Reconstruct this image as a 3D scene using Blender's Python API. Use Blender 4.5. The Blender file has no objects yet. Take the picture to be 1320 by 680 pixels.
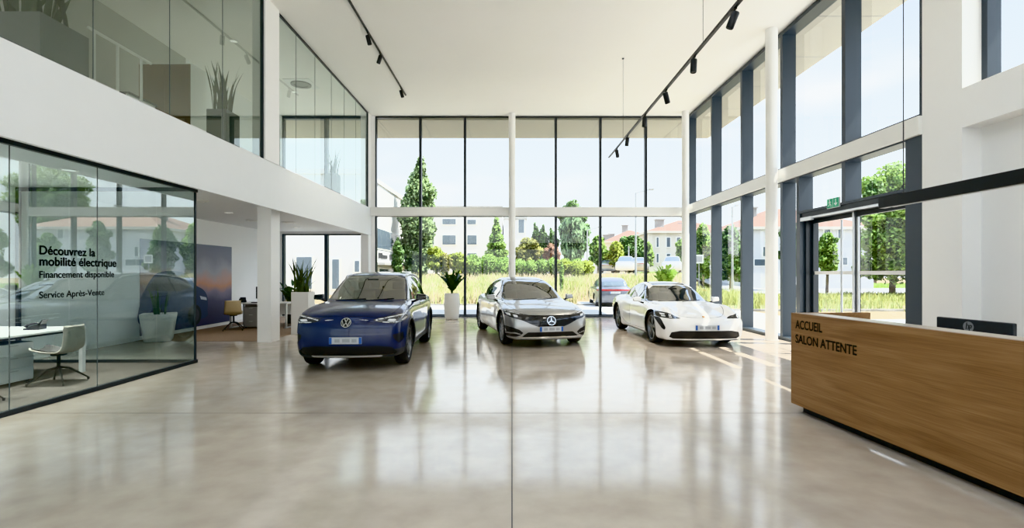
import bpy, bmesh, math, random
import numpy as np
from mathutils import Vector, Matrix
random.seed(7); RNG = np.random.default_rng(7)
scene = bpy.context.scene
COL = scene.collection
F, CX, CY, EYE = 640.0, 660.0, 352.0, 1.6        # focal length and centre taken from the 1320x680 frame
PI = math.pi

# ------------------------------------------------------------------ materials
def nt(name):
    m = bpy.data.materials.new(name); m.use_nodes = True
    t = m.node_tree; b = t.nodes['Principled BSDF']
    return m, t, b
def N(t, kind, **kw):
    n = t.nodes.new(kind)
    for k, v in kw.items():
        if k.startswith('i_'):
            n.inputs[k[2:].replace('_', ' ')].default_value = v
        else: setattr(n, k, v)
    return n
def rgb(c): return (c[0], c[1], c[2], 1.0)
def mat(name, col, rough=0.5, metal=0.0, coat=0.0, spec=0.5, var=0.0, scale=4.0, bump=0.0, bscale=60.0, emit=0.0):
    m, t, b = nt(name)
    b.inputs['Roughness'].default_value = rough; b.inputs['Metallic'].default_value = metal
    b.inputs['Coat Weight'].default_value = coat; b.inputs['Coat Roughness'].default_value = 0.03
    b.inputs['Specular IOR Level'].default_value = spec
    tc = N(t, 'ShaderNodeTexCoord')
    nz = N(t, 'ShaderNodeTexNoise'); nz.inputs['Scale'].default_value = scale; nz.inputs['Detail'].default_value = 4
    t.links.new(tc.outputs['Object'], nz.inputs['Vector'])
    mx = N(t, 'ShaderNodeMix', data_type='RGBA')
    v = max(var, 0.015)
    mx.inputs[6].default_value = rgb([c*(1-v) for c in col]); mx.inputs[7].default_value = rgb([min(1, c*(1+v)) for c in col])
    t.links.new(nz.outputs['Fac'], mx.inputs[0]); t.links.new(mx.outputs[2], b.inputs['Base Color'])
    if emit:
        b.inputs['Emission Color'].default_value = rgb(col); b.inputs['Emission Strength'].default_value = emit
    if bump:
        n2 = N(t, 'ShaderNodeTexNoise'); n2.inputs['Scale'].default_value = bscale
        t.links.new(tc.outputs['Object'], n2.inputs['Vector'])
        bp = N(t, 'ShaderNodeBump'); bp.inputs['Strength'].default_value = bump; bp.inputs['Distance'].default_value = 0.01
        t.links.new(n2.outputs['Fac'], bp.inputs['Height']); t.links.new(bp.outputs['Normal'], b.inputs['Normal'])
    return m
def glass(name, tint, f0=0.06, f90=0.85, refl=(1, 1, 1), power=4.0):
    m = bpy.data.materials.new(name); m.use_nodes = True; t = m.node_tree; t.nodes.clear()
    out = N(t, 'ShaderNodeOutputMaterial'); mix = N(t, 'ShaderNodeMixShader')
    tr = N(t, 'ShaderNodeBsdfTransparent'); tr.inputs['Color'].default_value = rgb(tint)
    gl = N(t, 'ShaderNodeBsdfGlossy'); gl.inputs['Color'].default_value = rgb(refl); gl.inputs['Roughness'].default_value = 0.0
    lw = N(t, 'ShaderNodeLayerWeight'); lw.inputs['Blend'].default_value = 0.5
    pw = N(t, 'ShaderNodeMath', operation='POWER'); pw.inputs[1].default_value = power
    ma = N(t, 'ShaderNodeMath', operation='MULTIPLY_ADD'); ma.inputs[1].default_value = f90 - f0; ma.inputs[2].default_value = f0
    t.links.new(lw.outputs['Facing'], pw.inputs[0]); t.links.new(pw.outputs[0], ma.inputs[0])
    t.links.new(ma.outputs[0], mix.inputs[0]); t.links.new(tr.outputs[0], mix.inputs[1]); t.links.new(gl.outputs[0], mix.inputs[2])
    t.links.new(mix.outputs[0], out.inputs['Surface'])
    return m
def leaf_mat(name, c1, c2, rough=0.55, trans=0.35, scale=0.8):
    m, t, b = nt(name)
    geo = N(t, 'ShaderNodeNewGeometry'); nz = N(t, 'ShaderNodeTexNoise'); nz.inputs['Scale'].default_value = scale; nz.inputs['Detail'].default_value = 2
    t.links.new(geo.outputs['Position'], nz.inputs['Vector'])
    ad = N(t, 'ShaderNodeMath', operation='MULTIPLY_ADD'); ad.inputs[1].default_value = 0.55; ad.inputs[2].default_value = -0.27
    t.links.new(geo.outputs['Random Per Island'], ad.inputs[0])
    sm = N(t, 'ShaderNodeMath', operation='ADD', use_clamp=True); t.links.new(ad.outputs[0], sm.inputs[0]); t.links.new(nz.outputs['Fac'], sm.inputs[1])
    mx = N(t, 'ShaderNodeMix', data_type='RGBA'); mx.inputs[6].default_value = rgb(c1); mx.inputs[7].default_value = rgb(c2)
    t.links.new(sm.outputs[0], mx.inputs[0]); t.links.new(mx.outputs[2], b.inputs['Base Color'])
    b.inputs['Roughness'].default_value = rough; b.inputs['Specular IOR Level'].default_value = 0.25
    tl = N(t, 'ShaderNodeBsdfTranslucent'); t.links.new(mx.outputs[2], tl.inputs['Color'])
    ms = N(t, 'ShaderNodeMixShader'); ms.inputs[0].default_value = trans
    out = t.nodes['Material Output']
    t.links.new(b.outputs[0], ms.inputs[1]); t.links.new(tl.outputs[0], ms.inputs[2]); t.links.new(ms.outputs[0], out.inputs['Surface'])
    return m

M = {}
M['white_wall'] = mat('white_wall_paint', (0.85, 0.845, 0.83), 0.6, var=0.012, scale=1.5)
M['cool_wall'] = mat('cool_white_wall_paint', (0.84, 0.855, 0.86), 0.6, var=0.012, scale=1.5)
M['ceiling'] = mat('ceiling_paint', (0.86, 0.84, 0.80), 0.7, var=0.012, scale=0.8)
M['column'] = mat('column_paint', (0.86, 0.85, 0.82), 0.5)
M['steel_beam'] = mat('beam_paint', (0.80, 0.79, 0.76), 0.45)
M['frame'] = mat('blue_grey_frame', (0.042, 0.056, 0.072), 0.35, spec=0.5)
M['frame_dark'] = mat('dark_frame', (0.025, 0.03, 0.036), 0.35)
M['black'] = mat('black_metal', (0.012, 0.012, 0.013), 0.4)
M['black_gloss'] = mat('black_gloss', (0.008, 0.009, 0.011), 0.08, coat=0.5)
M['dark_grey'] = mat('dark_grey_plastic', (0.045, 0.047, 0.05), 0.5)
M['rubber'] = mat('tyre_rubber', (0.014, 0.014, 0.015), 0.7)
M['grey_planter'] = mat('grey_planter', (0.14, 0.15, 0.15), 0.6, var=0.05)
M['white_plastic'] = mat('white_plastic', (0.78, 0.78, 0.76), 0.35)
M['white_pot'] = mat('white_pot', (0.74, 0.73, 0.70), 0.45)
M['soil'] = mat('potting_soil', (0.03, 0.022, 0.016), 0.95, var=0.3, scale=40)
M['chrome'] = mat('chrome', (0.78, 0.79, 0.80), 0.12, metal=1.0)
M['silver'] = mat('brushed_silver', (0.62, 0.63, 0.64), 0.35, metal=0.9)
M['beige_shell'] = mat('beige_chair_shell', (0.52, 0.48, 0.41), 0.5)
M['tan_shell'] = mat('tan_chair_shell', (0.45, 0.36, 0.22), 0.5)
M['screen'] = mat('dark_screen', (0.012, 0.014, 0.018), 0.12)
M['letter'] = mat('black_lettering', (0.012, 0.012, 0.012), 0.6)
M['letter_grey'] = mat('grey_lettering', (0.03, 0.032, 0.034), 0.6)
M['cupboard_wood'] = mat('brown_cupboard', (0.22, 0.145, 0.085), 0.5, var=0.06)
M['carpet'] = mat('brown_carpet', (0.20, 0.145, 0.10), 0.95, var=0.12, scale=30, bump=0.3, bscale=300)
M['carpet_grey'] = mat('grey_carpet', (0.105, 0.09, 0.075), 0.95, var=0.12, scale=30, bump=0.3, bscale=300)
M['soffit'] = mat('soffit_panel', (0.37, 0.35, 0.30), 0.7, var=0.03)
M['paving'] = mat('pale_paving', (0.48, 0.47, 0.45), 0.8, var=0.06, scale=3)
M['road'] = mat('asphalt', (0.25, 0.25, 0.25), 0.9, var=0.1, scale=6)
M['kerb'] = mat('kerb_stone', (0.24, 0.235, 0.22), 0.85, var=0.08)
M['soil_field'] = mat('dry_earth', (0.34, 0.27, 0.15), 0.95, var=0.2, scale=2)
M['bwhite'] = mat('white_render', (0.62, 0.62, 0.63), 0.8, var=0.02)
M['bcream'] = mat('cream_render', (0.58, 0.55, 0.49), 0.85, var=0.04)
M['roof_red'] = mat('red_roof_tiles', (0.27, 0.165, 0.125), 0.85, var=0.2, scale=9)
M['bglass'] = mat('far_window_glass', (0.10, 0.13, 0.16), 0.08)
M['bgrey'] = mat('grey_cladding', (0.28, 0.28, 0.27), 0.7, var=0.03)
M['bark'] = mat('bark', (0.11, 0.085, 0.06), 0.9, var=0.2, scale=8)
M['pole_grey'] = mat('galvanised_pole', (0.30, 0.31, 0.32), 0.5, metal=0.3)
M['green_sign'] = mat('green_sign', (0.005, 0.20, 0.10), 0.4, emit=0.35)
M['white_sign'] = mat('white_sign', (0.75, 0.78, 0.75), 0.4)
M['red_light'] = mat('red_lamp', (0.30, 0.02, 0.02), 0.2, coat=0.4)
M['lens'] = mat('lamp_lens', (0.75, 0.74, 0.70), 0.3, emit=0.6)
M['led'] = mat('daytime_lamp', (0.62, 0.64, 0.66), 0.2, emit=0.05)
M['plate'] = mat('number_plate', (0.52, 0.54, 0.56), 0.35)
M['plate_blue'] = mat('plate_blue_band', (0.02, 0.10, 0.38), 0.35)
M['plate_smudge'] = mat('plate_smudge', (0.33, 0.35, 0.37), 0.4, var=0.2, scale=20)
M['paint_blue'] = mat('blue_car_paint', (0.002, 0.010, 0.068), 0.28, metal=0.0, coat=0.8, spec=0.3)
M['paint_silver'] = mat('silver_car_paint', (0.37, 0.37, 0.36), 0.28, metal=0.55, coat=1.0)
M['paint_white'] = mat('white_car_paint', (0.76, 0.76, 0.755), 0.3, coat=1.0)
M['paint_slate'] = mat('slate_car_paint', (0.10, 0.115, 0.15), 0.3, metal=0.3, coat=1.0)
M['cabin'] = mat('dark_cabin_trim', (0.03, 0.03, 0.032), 0.7)
M['seat_fabric'] = mat('grey_seat_fabric', (0.06, 0.058, 0.055), 0.8)
M['lamp_inner'] = mat('lamp_inner', (0.06, 0.063, 0.068), 0.15, metal=0.3, coat=1.0)
M['lamp_black'] = mat('lamp_black', (0.012, 0.013, 0.015), 0.12, coat=1.0)
M['gold'] = mat('gold_crest', (0.55, 0.38, 0.10), 0.3, metal=0.8)
M['crest_red'] = mat('crest_red', (0.35, 0.02, 0.02), 0.4)
M['brake'] = mat('brake_disc', (0.22, 0.22, 0.22), 0.4, metal=0.8)
M['rim_dark'] = mat('dark_alloy', (0.16, 0.165, 0.17), 0.3, metal=0.7)
M['rim_silver'] = mat('silver_alloy', (0.42, 0.43, 0.44), 0.28, metal=0.8)
M['bin_dark'] = mat('dark_bin', (0.04, 0.045, 0.045), 0.6)
M['glass_clear'] = glass('clear_glazing', (0.93, 0.955, 0.95), 0.05, 0.8)
M['glass_office'] = glass('green_office_glass', (0.72, 0.83, 0.83), 0.18, 0.9, (0.92, 1, 0.99), 3.0)
M['glass_mezz'] = glass('green_gallery_glass', (0.56, 0.61, 0.56), 0.13, 0.85, (0.9, 0.98, 0.95), 3.5)
M['glass_far'] = glass('pale_gallery_glass', (0.76, 0.82, 0.79), 0.09, 0.85, (0.9, 0.98, 0.95), 3.5)
M['gallery_wall'] = mat('taupe_gallery_wall', (0.46, 0.455, 0.415), 0.7)
M['fascia'] = mat('fascia_paint', (0.77, 0.785, 0.79), 0.6)
M['glass_car'] = glass('tinted_car_glass', (0.26, 0.255, 0.235), 0.23, 0.9, (1, 1, 1), 3.0)
M['glass_lamp'] = glass('headlamp_cover', (0.75, 0.76, 0.77), 0.09, 0.9)
M['leaf_poplar'] = leaf_mat('poplar_leaves', (0.22, 0.33, 0.15), (0.38, 0.50, 0.24))
M['leaf_dark'] = leaf_mat('dark_leaves', (0.109, 0.217, 0.085), (0.232, 0.357, 0.124))
M['leaf_mid'] = leaf_mat('mid_green_leaves', (0.186, 0.341, 0.078), (0.419, 0.589, 0.155))
M['leaf_light'] = leaf_mat('yellow_green_leaves', (0.287, 0.391, 0.057), (0.483, 0.540, 0.115))
M['leaf_olive'] = leaf_mat('olive_leaves', (0.253, 0.299, 0.081), (0.460, 0.414, 0.149))
M['leaf_willow'] = leaf_mat('willow_leaves', (0.202, 0.357, 0.186), (0.388, 0.542, 0.295))
M['leaf_red'] = leaf_mat('copper_leaves', (0.341, 0.186, 0.139), (0.512, 0.341, 0.232))
M['grass_dry'] = leaf_mat('dry_tall_grass', (0.47, 0.42, 0.26), (0.66, 0.59, 0.42), 0.8, 0.3, 0.35)
M['planting'] = leaf_mat('low_planting', (0.20, 0.28, 0.09), (0.46, 0.46, 0.20), 0.8, 0.3, 0.5)
M['grass_green'] = leaf_mat('green_grass', (0.25, 0.34, 0.11), (0.50, 0.50, 0.22), 0.8, 0.3, 0.5)
M['leaf_indoor'] = leaf_mat('indoor_leaves', (0.022, 0.06, 0.018), (0.06, 0.12, 0.03), 0.35, 0.15, 6.0)
M['leaf_snake'] = leaf_mat('snake_plant_leaves', (0.035, 0.06, 0.022), (0.10, 0.13, 0.05), 0.4, 0.1, 9.0)

def floor_material():
    m, t, b = nt('polished_concrete')
    tc = N(t, 'ShaderNodeTexCoord')
    n1 = N(t, 'ShaderNodeTexNoise'); n1.inputs['Scale'].default_value = 0.55; n1.inputs['Detail'].default_value = 7; n1.inputs['Roughness'].default_value = 0.6
    n2 = N(t, 'ShaderNodeTexNoise'); n2.inputs['Scale'].default_value = 3.2; n2.inputs['Detail'].default_value = 6
    t.links.new(tc.outputs['Object'], n1.inputs['Vector']); t.links.new(tc.outputs['Object'], n2.inputs['Vector'])
    cr = N(t, 'ShaderNodeValToRGB'); cr.color_ramp.elements[0].position = 0.3; cr.color_ramp.elements[1].position = 0.7
    cr.color_ramp.elements[0].color = (0.48, 0.415, 0.345, 1); cr.color_ramp.elements[1].color = (0.57, 0.50, 0.42, 1)
    t.links.new(n1.outputs['Fac'], cr.inputs['Fac'])
    mx = N(t, 'ShaderNodeMix', data_type='RGBA', blend_type='SOFT_LIGHT'); mx.inputs[0].default_value = 0.45
    t.links.new(cr.outputs[0], mx.inputs[6]); t.links.new(n2.outputs['Fac'], mx.inputs[7])
    t.links.new(mx.outputs[2], b.inputs['Base Color'])
    mr = N(t, 'ShaderNodeMapRange'); mr.inputs[1].default_value = 0.3; mr.inputs[2].default_value = 0.7; mr.inputs[3].default_value = 0.08; mr.inputs[4].default_value = 0.16
    t.links.new(n1.outputs['Fac'], mr.inputs[0]); t.links.new(mr.outputs[0], b.inputs['Roughness'])
    b.inputs['Specular IOR Level'].default_value = 0.75
    return m
M['floor'] = floor_material()

def oak_material():
    m, t, b = nt('oak_veneer')
    tc = N(t, 'ShaderNodeTexCoord'); mp = N(t, 'ShaderNodeMapping'); mp.inputs['Scale'].default_value = (9, 0.7, 9)
    t.links.new(tc.outputs['Object'], mp.inputs['Vector'])
    n1 = N(t, 'ShaderNodeTexNoise'); n1.inputs['Scale'].default_value = 1.3; n1.inputs['Detail'].default_value = 8; n1.inputs['Distortion'].default_value = 0.6
    t.links.new(mp.outputs[0], n1.inputs['Vector'])
    mp2 = N(t, 'ShaderNodeMapping'); mp2.inputs['Scale'].default_value = (40, 1.0, 60); t.links.new(tc.outputs['Object'], mp2.inputs['Vector'])
    n2 = N(t, 'ShaderNodeTexNoise'); n2.inputs['Scale'].default_value = 2; n2.inputs['Detail'].default_value = 6; t.links.new(mp2.outputs[0], n2.inputs['Vector'])
    cr = N(t, 'ShaderNodeValToRGB'); cr.color_ramp.elements[0].position = 0.32; cr.color_ramp.elements[1].position = 0.68
    cr.color_ramp.elements[0].color = (0.235, 0.125, 0.055, 1); cr.color_ramp.elements[1].color = (0.36, 0.21, 0.10, 1)
    t.links.new(n1.outputs['Fac'], cr.inputs['Fac'])
    mx = N(t, 'ShaderNodeMix', data_type='RGBA', blend_type='SOFT_LIGHT'); mx.inputs[0].default_value = 0.55
    t.links.new(cr.outputs[0], mx.inputs[6]); t.links.new(n2.outputs['Fac'], mx.inputs[7]); t.links.new(mx.outputs[2], b.inputs['Base Color'])
    b.inputs['Roughness'].default_value = 0.42
    return m
M['oak'] = oak_material()

# ------------------------------------------------------------------ mesh helpers
class MB:
    def __init__(s): s.v = []; s.f = []
    def add(s, vs, fs):
        o = len(s.v); s.v += [tuple(p) for p in vs]; s.f += [tuple(i+o for i in f) for f in fs]; return s
    def box(s, x0, x1, y0, y1, z0, z1):
        x0, x1 = min(x0, x1), max(x0, x1); y0, y1 = min(y0, y1), max(y0, y1); z0, z1 = min(z0, z1), max(z0, z1)
        return s.add([(x0,y0,z0),(x1,y0,z0),(x1,y1,z0),(x0,y1,z0),(x0,y0,z1),(x1,y0,z1),(x1,y1,z1),(x0,y1,z1)],
                     [(0,3,2,1),(4,5,6,7),(0,1,5,4),(1,2,6,5),(2,3,7,6),(3,0,4,7)])
    def quad(s, a, b, c, d): return s.add([a, b, c, d], [(0, 1, 2, 3)])
    def tube(s, pts, r, seg=10, caps=True):
        pts = [Vector(p) for p in pts]; n = len(pts); rs = r if isinstance(r, (list, tuple)) else [r]*n
        vs = []; prev = None
        for i, p in enumerate(pts):
            d = (pts[min(i+1, n-1)] - pts[max(i-1, 0)]).normalized()
            if prev is None:
                a = Vector((0, 0, 1)) if abs(d.z) < 0.9 else Vector((1, 0, 0))
                u = d.cross(a).normalized()
            else: u = (prev - d*prev.dot(d)).normalized()
            prev = u; w = d.cross(u)
            for k in range(seg):
                t = 2*PI*k/seg; vs.append(p + (u*math.cos(t) + w*math.sin(t))*rs[i])
        fs = [(i*seg+k, i*seg+(k+1) % seg, (i+1)*seg+(k+1) % seg, (i+1)*seg+k) for i in range(n-1) for k in range(seg)]
        if caps: fs += [tuple(range(seg-1, -1, -1)), tuple(range((n-1)*seg, n*seg))]
        return s.add(vs, fs)
    def lathe(s, prof, seg=32, c=(0, 0, 0), axis='z', closed=False, phase=0.0):
        vs = []; n = len(prof)
        for r, h in prof:
            for k in range(seg):
                t = 2*PI*k/seg + phase; a, b = r*math.cos(t), r*math.sin(t)
                p = (a, b, h) if axis == 'z' else ((h, a, b) if axis == 'x' else (b, h, a))
                vs.append((p[0]+c[0], p[1]+c[1], p[2]+c[2]))
        m = n if closed else n-1
        fs = [(i*seg+k, i*seg+(k+1) % seg, ((i+1) % n)*seg+(k+1) % seg, ((i+1) % n)*seg+k) for i in range(m) for k in range(seg)]
        if not closed: fs += [tuple(range(seg-1, -1, -1)), tuple(range((n-1)*seg, n*seg))]
        return s.add(vs, fs)
    def prism(s, poly, a0, a1, axis='y'):
        n = len(poly)
        def P(u, v, a): return {'x': (a, u, v), 'y': (u, a, v), 'z': (u, v, a)}[axis]
        vs = [P(u, v, a0) for u, v in poly] + [P(u, v, a1) for u, v in poly]
        fs = [tuple(range(n-1, -1, -1)), tuple(range(n, 2*n))] + [(i, (i+1) % n, n+(i+1) % n, n+i) for i in range(n)]
        return s.add(vs, fs)
    def xform(s, mx): s.v = [tuple(mx @ Vector(p)) for p in s.v]; return s
    def build(s, name, material, parent=None, smooth=False, bevel=0.0, loc=None, rot=None, fix=True, seg=2):
        me = bpy.data.meshes.new(name); me.from_pydata(s.v, [], s.f); me.update()
        if fix:
            bm = bmesh.new(); bm.from_mesh(me); bmesh.ops.recalc_face_normals(bm, faces=bm.faces); bm.to_mesh(me); bm.free()
        me.materials.append(material if not isinstance(material, str) else M[material])
        o = bpy.data.objects.new(name, me); COL.objects.link(o)
        if parent is not None: o.parent = parent
        if loc is not None: o.location = loc
        if rot is not None: o.rotation_euler = rot
        if smooth:
            me.polygons.foreach_set('use_smooth', [True]*len(me.polygons))
            me.set_sharp_from_angle(angle=math.radians(40))
        if bevel:
            b = o.modifiers.new('bevel', 'BEVEL'); b.width = bevel; b.segments = seg; b.limit_method = 'ANGLE'; b.angle_limit = math.radians(35)
        return o

def np_obj(name, V, Fc, material, parent=None, normals=None, mats=None, midx=None, smooth=True):
    V = np.asarray(V, float); Fc = np.asarray(Fc, int)
    me = bpy.data.meshes.new(name); k = Fc.shape[1]
    me.vertices.add(len(V)); me.vertices.foreach_set('co', V.ravel())
    me.loops.add(Fc.size); me.loops.foreach_set('vertex_index', Fc.ravel())
    me.polygons.add(len(Fc)); me.polygons.foreach_set('loop_start', np.arange(0, Fc.size, k))
    if midx is not None: me.polygons.foreach_set('material_index', midx)
    me.update(calc_edges=True); me.validate()
    if smooth: me.polygons.foreach_set('use_smooth', np.ones(len(me.polygons), bool))
    if normals is not None and len(me.vertices) == len(normals):
        me.normals_split_custom_set_from_vertices([tuple(n) for n in normals])
    for mm in (mats or [material]): me.materials.append(M[mm] if isinstance(mm, str) else mm)
    o = bpy.data.objects.new(name, me); COL.objects.link(o)
    if parent is not None: o.parent = parent
    return o

def tag(o, label=None, cat=None, group=None, kind=None):
    if label: o['label'] = label
    if cat: o['category'] = cat
    if group: o['group'] = group
    if kind: o['kind'] = kind
    return o
def thing(name, label, cat, loc=(0, 0, 0), rz=0.0, group=None):
    o = bpy.data.objects.new(name, None); COL.objects.link(o); o.empty_display_size = 0.1
    o.location = loc; o.rotation_euler = (0, 0, rz)
    return tag(o, label, cat, group)
def struct(name, mb, material, **kw):
    o = mb.build(name, material, **kw); o['kind'] = 'structure'; return o
def copy_tree(o, parent=None):
    c = o.copy(); COL.objects.link(c); c.parent = parent
    for ch in list(o.children): copy_tree(ch, c)
    return c
def text_obj(name, body, size, material, parent, mx, bold=0.0, depth=0.002, space=1.0, align='LEFT', heavy=0.0):
    cu = bpy.data.curves.new(name, 'FONT'); cu.body = body; cu.size = size; cu.extrude = depth; cu.offset = bold
    cu.space_character = space; cu.align_x = align
    tmp = bpy.data.objects.new(name, cu); COL.objects.link(tmp)
    dg = bpy.context.evaluated_depsgraph_get(); dg.update()
    me = bpy.data.meshes.new_from_object(tmp.evaluated_get(dg)); bpy.data.objects.remove(tmp)
    if heavy:                                            # thicker strokes: the same outline laid down again a hair to each side
        bm = bmesh.new()
        for dx, dy in ((-heavy, 0), (heavy, 0), (0, heavy), (0, -heavy)):
            c = me.copy(); c.transform(Matrix.Translation((dx, dy, 0))); bm.from_mesh(c); bpy.data.meshes.remove(c)
        bm.to_mesh(me); bm.free()
    me.transform(mx); me.materials.clear(); me.materials.append(M[material]); me.name = name
    o = bpy.data.objects.new(name, me); COL.objects.link(o)
    if parent is not None: o.parent = parent
    return o
def at(px, py, Y): return Vector(((px-CX)*Y/F, Y, EYE-(py-CY)*Y/F))
def sstep(a, b, x):
    t = np.clip((x-a)/(b-a), 0, 1); return t*t*(3-2*t)
# ------------------------------------------------------------------ room
XR, XG, XL, XF, YB, ZC = 6.5, 6.78, -8.9, -5.2, 18.5, 7.44    # right inner face, right glass, left wall, gallery face, back glazing, ceiling
YR = -5.0                                                    # rear of the hall, behind the camera
XO = -5.68                                                   # glass office front
struct('floor', MB().box(XL-0.2, XR+0.3, YR-0.2, YB+0.2, -0.25, 0.0), 'floor')
struct('trim_1', MB().box(-0.004, 0.004, YR, 18.3, 0.0, 0.0015), 'dark_grey')      # saw cut joints in the concrete
struct('trim_2', MB().box(XO+0.1, 6.4, 5.684, 5.692, 0.0, 0.0012), mat('joint_filler', (0.16, 0.14, 0.12), 0.7))
tag(MB().box(XL, -5.80, 11.7, YB-0.15, 0.0, 0.006).build('carpet', 'carpet'), 'brown carpet under the gallery around the open desk', 'carpet')
tag(MB().box(XL, XO-0.04, YR, 8.86, 0.0, 0.006).build('carpet', 'carpet_grey'), 'grey brown carpet inside the glass walled office', 'carpet')
SKX = [(-4.4, -2.6), (-1.9, -0.1), (0.6, 2.4)]       # unseen sawtooth roof lights, added to bring daylight into the hall
cb = MB().box(XL-0.2, XR+0.4, 7.0, YB+0.3, ZC, ZC+0.3).box(XL-0.2, XR+0.4, YR-0.2, -4.0, ZC, ZC+0.3).box(XL-0.2, SKX[0][0], -4.0, 7.0, ZC, ZC+0.3).box(SKX[-1][1], XR+0.4, -4.0, 7.0, ZC, ZC+0.3)
for (a, b_), (c_, d_) in zip(SKX, SKX[1:]): cb.box(b_, c_, -4.0, 7.0, ZC, ZC+0.3)
struct('ceiling', cb, 'ceiling')
rf = MB()
for a, b_ in SKX:
    rf.prism([(a, 9.45), (b_, ZC+0.3), (b_, ZC+0.4), (a-0.05, 9.6)], -4.0, 7.0, 'y')
    for y in (-4.1, 7.0): rf.prism([(a, ZC+0.3), (b_, ZC+0.3), (a, 9.45)], y, y+0.1, 'y')
struct('added_roof_light', rf, 'ceiling')
struct('wall_left', MB().box(XL-0.2, XL, YR-0.2, YB+0.2, 0.0, ZC), 'cool_wall')
# right wall near the camera: pier, band, recess and the high window opening
rw = MB()
rw.box(XR, XG+0.25, 7.17, 7.87, 0, ZC)
rw.box(XR, XG+0.25, 2.6, 7.17, 3.70, 4.27)
rw.box(XG, XG+0.25, 2.6, 7.17, 0, 3.70)
rw.box(XR, XG+0.25, 2.0, 2.6, 0, ZC)
rw.box(XR, XG+0.25, YR, 2.0, 0, 4.27)
rw.box(XR, XG+0.25, YR, -4.2, 4.27, ZC)
struct('wall_right', rw, 'white_wall')
# gallery floor with its deep white fascia
g = MB().box(XL, XF-0.06, YR, YB-0.05, 3.14, 3.98).box(XF-0.06, XF, YR, YB-0.05, 3.0, 4.0)
struct('wall_gallery', g, 'fascia')
struct('wall_gallery_left', MB().box(XL, XL+0.03, YR, 13.5, 4.0, ZC), 'gallery_wall')
struct('column', MB().box(-5.9, -5.58, 11.5, 11.93, 0, 3.14), 'white_wall')
struct('column.001', MB().box(-5.45, XF+0.02, 10.42, 11.05, 4.0, ZC), 'white_wall')
struct('column.002', MB().box(-5.5, -5.22, 18.05, 18.42, 0, ZC), 'white_wall')
def round_column(name, x, y, r):
    b = MB().lathe([(r, 0), (r, ZC)], 40, (x, y, 0)); b.lathe([(r+0.02, 0.0), (r+0.02, 0.012)], 40, (x, y, 0))
    for z in (3.70, 4.10): b.lathe([(r+0.006, z-0.01), (r+0.006, z+0.01)], 40, (x, y, 0))
    return struct(name, b, 'column', smooth=True)
round_column('column.003', 0.0, 18.15, 0.125)
round_column('column.004', 6.25, 17.9, 0.125)
round_column('column.005', 6.22, 11.9, 0.135)
# white steel beams across the glazing
struct('beam', MB().box(-5.2, XR, 18.22, 18.44, 3.72, 4.03).box(-0.2, 0.2, 18.2, 18.22, 3.74, 4.01), 'steel_beam', bevel=0.01)
struct('beam.001', MB().box(XR-0.06, XR+0.12, 7.87, 18.3, 3.80, 4.10), 'steel_beam', bevel=0.01)
struct('trim_3', MB().box(-5.2, XR+0.3, 18.2, 18.5, 0, 0.035), 'frame_dark')
struct('trim_4', MB().box(XR, XG+0.1, 7.87, 18.5, 0, 0.035).box(XR-0.01, XR, 7.87, 18.5, 0, 0.03), 'frame_dark')
M['joint_grey'] = mat('joint_grey', (0.13, 0.15, 0.15), 0.5)
WIN = [0]
def window(axis, a0, a1, z0, z1, w, g0, g1, gpos, tw=None, fm='frame', gm='glass_clear', wt=None):
    """One glazed bay: axis 'y' means the pane faces along y. w = half mullion width, g0..g1 its depth, gpos the pane."""
    WIN[0] += 1; tw = w if tw is None else tw; wt = tw if wt is None else wt
    b = MB()
    def bx(u0, u1, za, zb):
        if axis == 'y': b.box(u0, u1, g0, g1, za, zb)
        else: b.box(g0, g1, u0, u1, za, zb)
    bx(a0, a0+w, z0, z1); bx(a1-w, a1, z0, z1); bx(a0+w, a1-w, z0, z0+tw); bx(a0+w, a1-w, z1-wt, z1)
    o = struct('window_%d' % WIN[0], b, fm)
    p = MB()
    if axis == 'y': p.quad((a0+w, gpos, z0+tw), (a1-w, gpos, z0+tw), (a1-w, gpos, z1-wt), (a0+w, gpos, z1-wt))
    else: p.quad((gpos, a0+w, z0+tw), (gpos, a1-w, z0+tw), (gpos, a1-w, z1-wt), (gpos, a0+w, z1-wt))
    p.build('pane', gm, o)
    return o
# back glazing: seven bays, two levels
bx = [-5.08, -3.41, -1.75, -0.03, 1.63, 3.29, 4.98, 6.5]
for i in range(7):
    window('y', bx[i], bx[i+1], 0.03, 3.74, 0.045, 18.44, 18.60, 18.52, 0.04, 'frame_dark')
    window('y', bx[i], bx[i+1], 4.02, ZC-0.02, 0.045, 18.44, 18.60, 18.52, 0.04, 'frame_dark', wt=0.05)
# right glazing: mullions 30 cm deep
ry = [7.87, 9.74, 11.98, 14.08, 16.18, 18.42]
for i in range(5):
    window('x', ry[i], ry[i+1], 4.08, ZC-0.02, 0.055, XR+0.0, XG+0.04, XG-0.02, 0.06, wt=0.1)
for i in range(2, 5):
    window('x', ry[i], ry[i+1], 0.03, 3.82, 0.055, XR+0.0, XG+0.04, XG-0.02, 0.05)
window('x', 11.30, 11.98, 0.03, 3.82, 0.055, XR, XG+0.04, XG-0.02, 0.05)
window('x', 9.74, 11.30, 2.95, 3.82, 0.055, XR, XG+0.04, XG-0.02, 0.05)
window('x', 7.87, 9.74, 2.95, 3.82, 0.055, XR, XG+0.04, XG-0.02, 0.05)
# extra wide post at the near end beside the pier
struct('trim_5', MB().box(XR-0.004, XG+0.06, 7.872, 8.2, 0.03, 3.815).box(XR-0.004, XG+0.06, 11.2, 11.32, 0.03, 2.945), 'frame')
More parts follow.
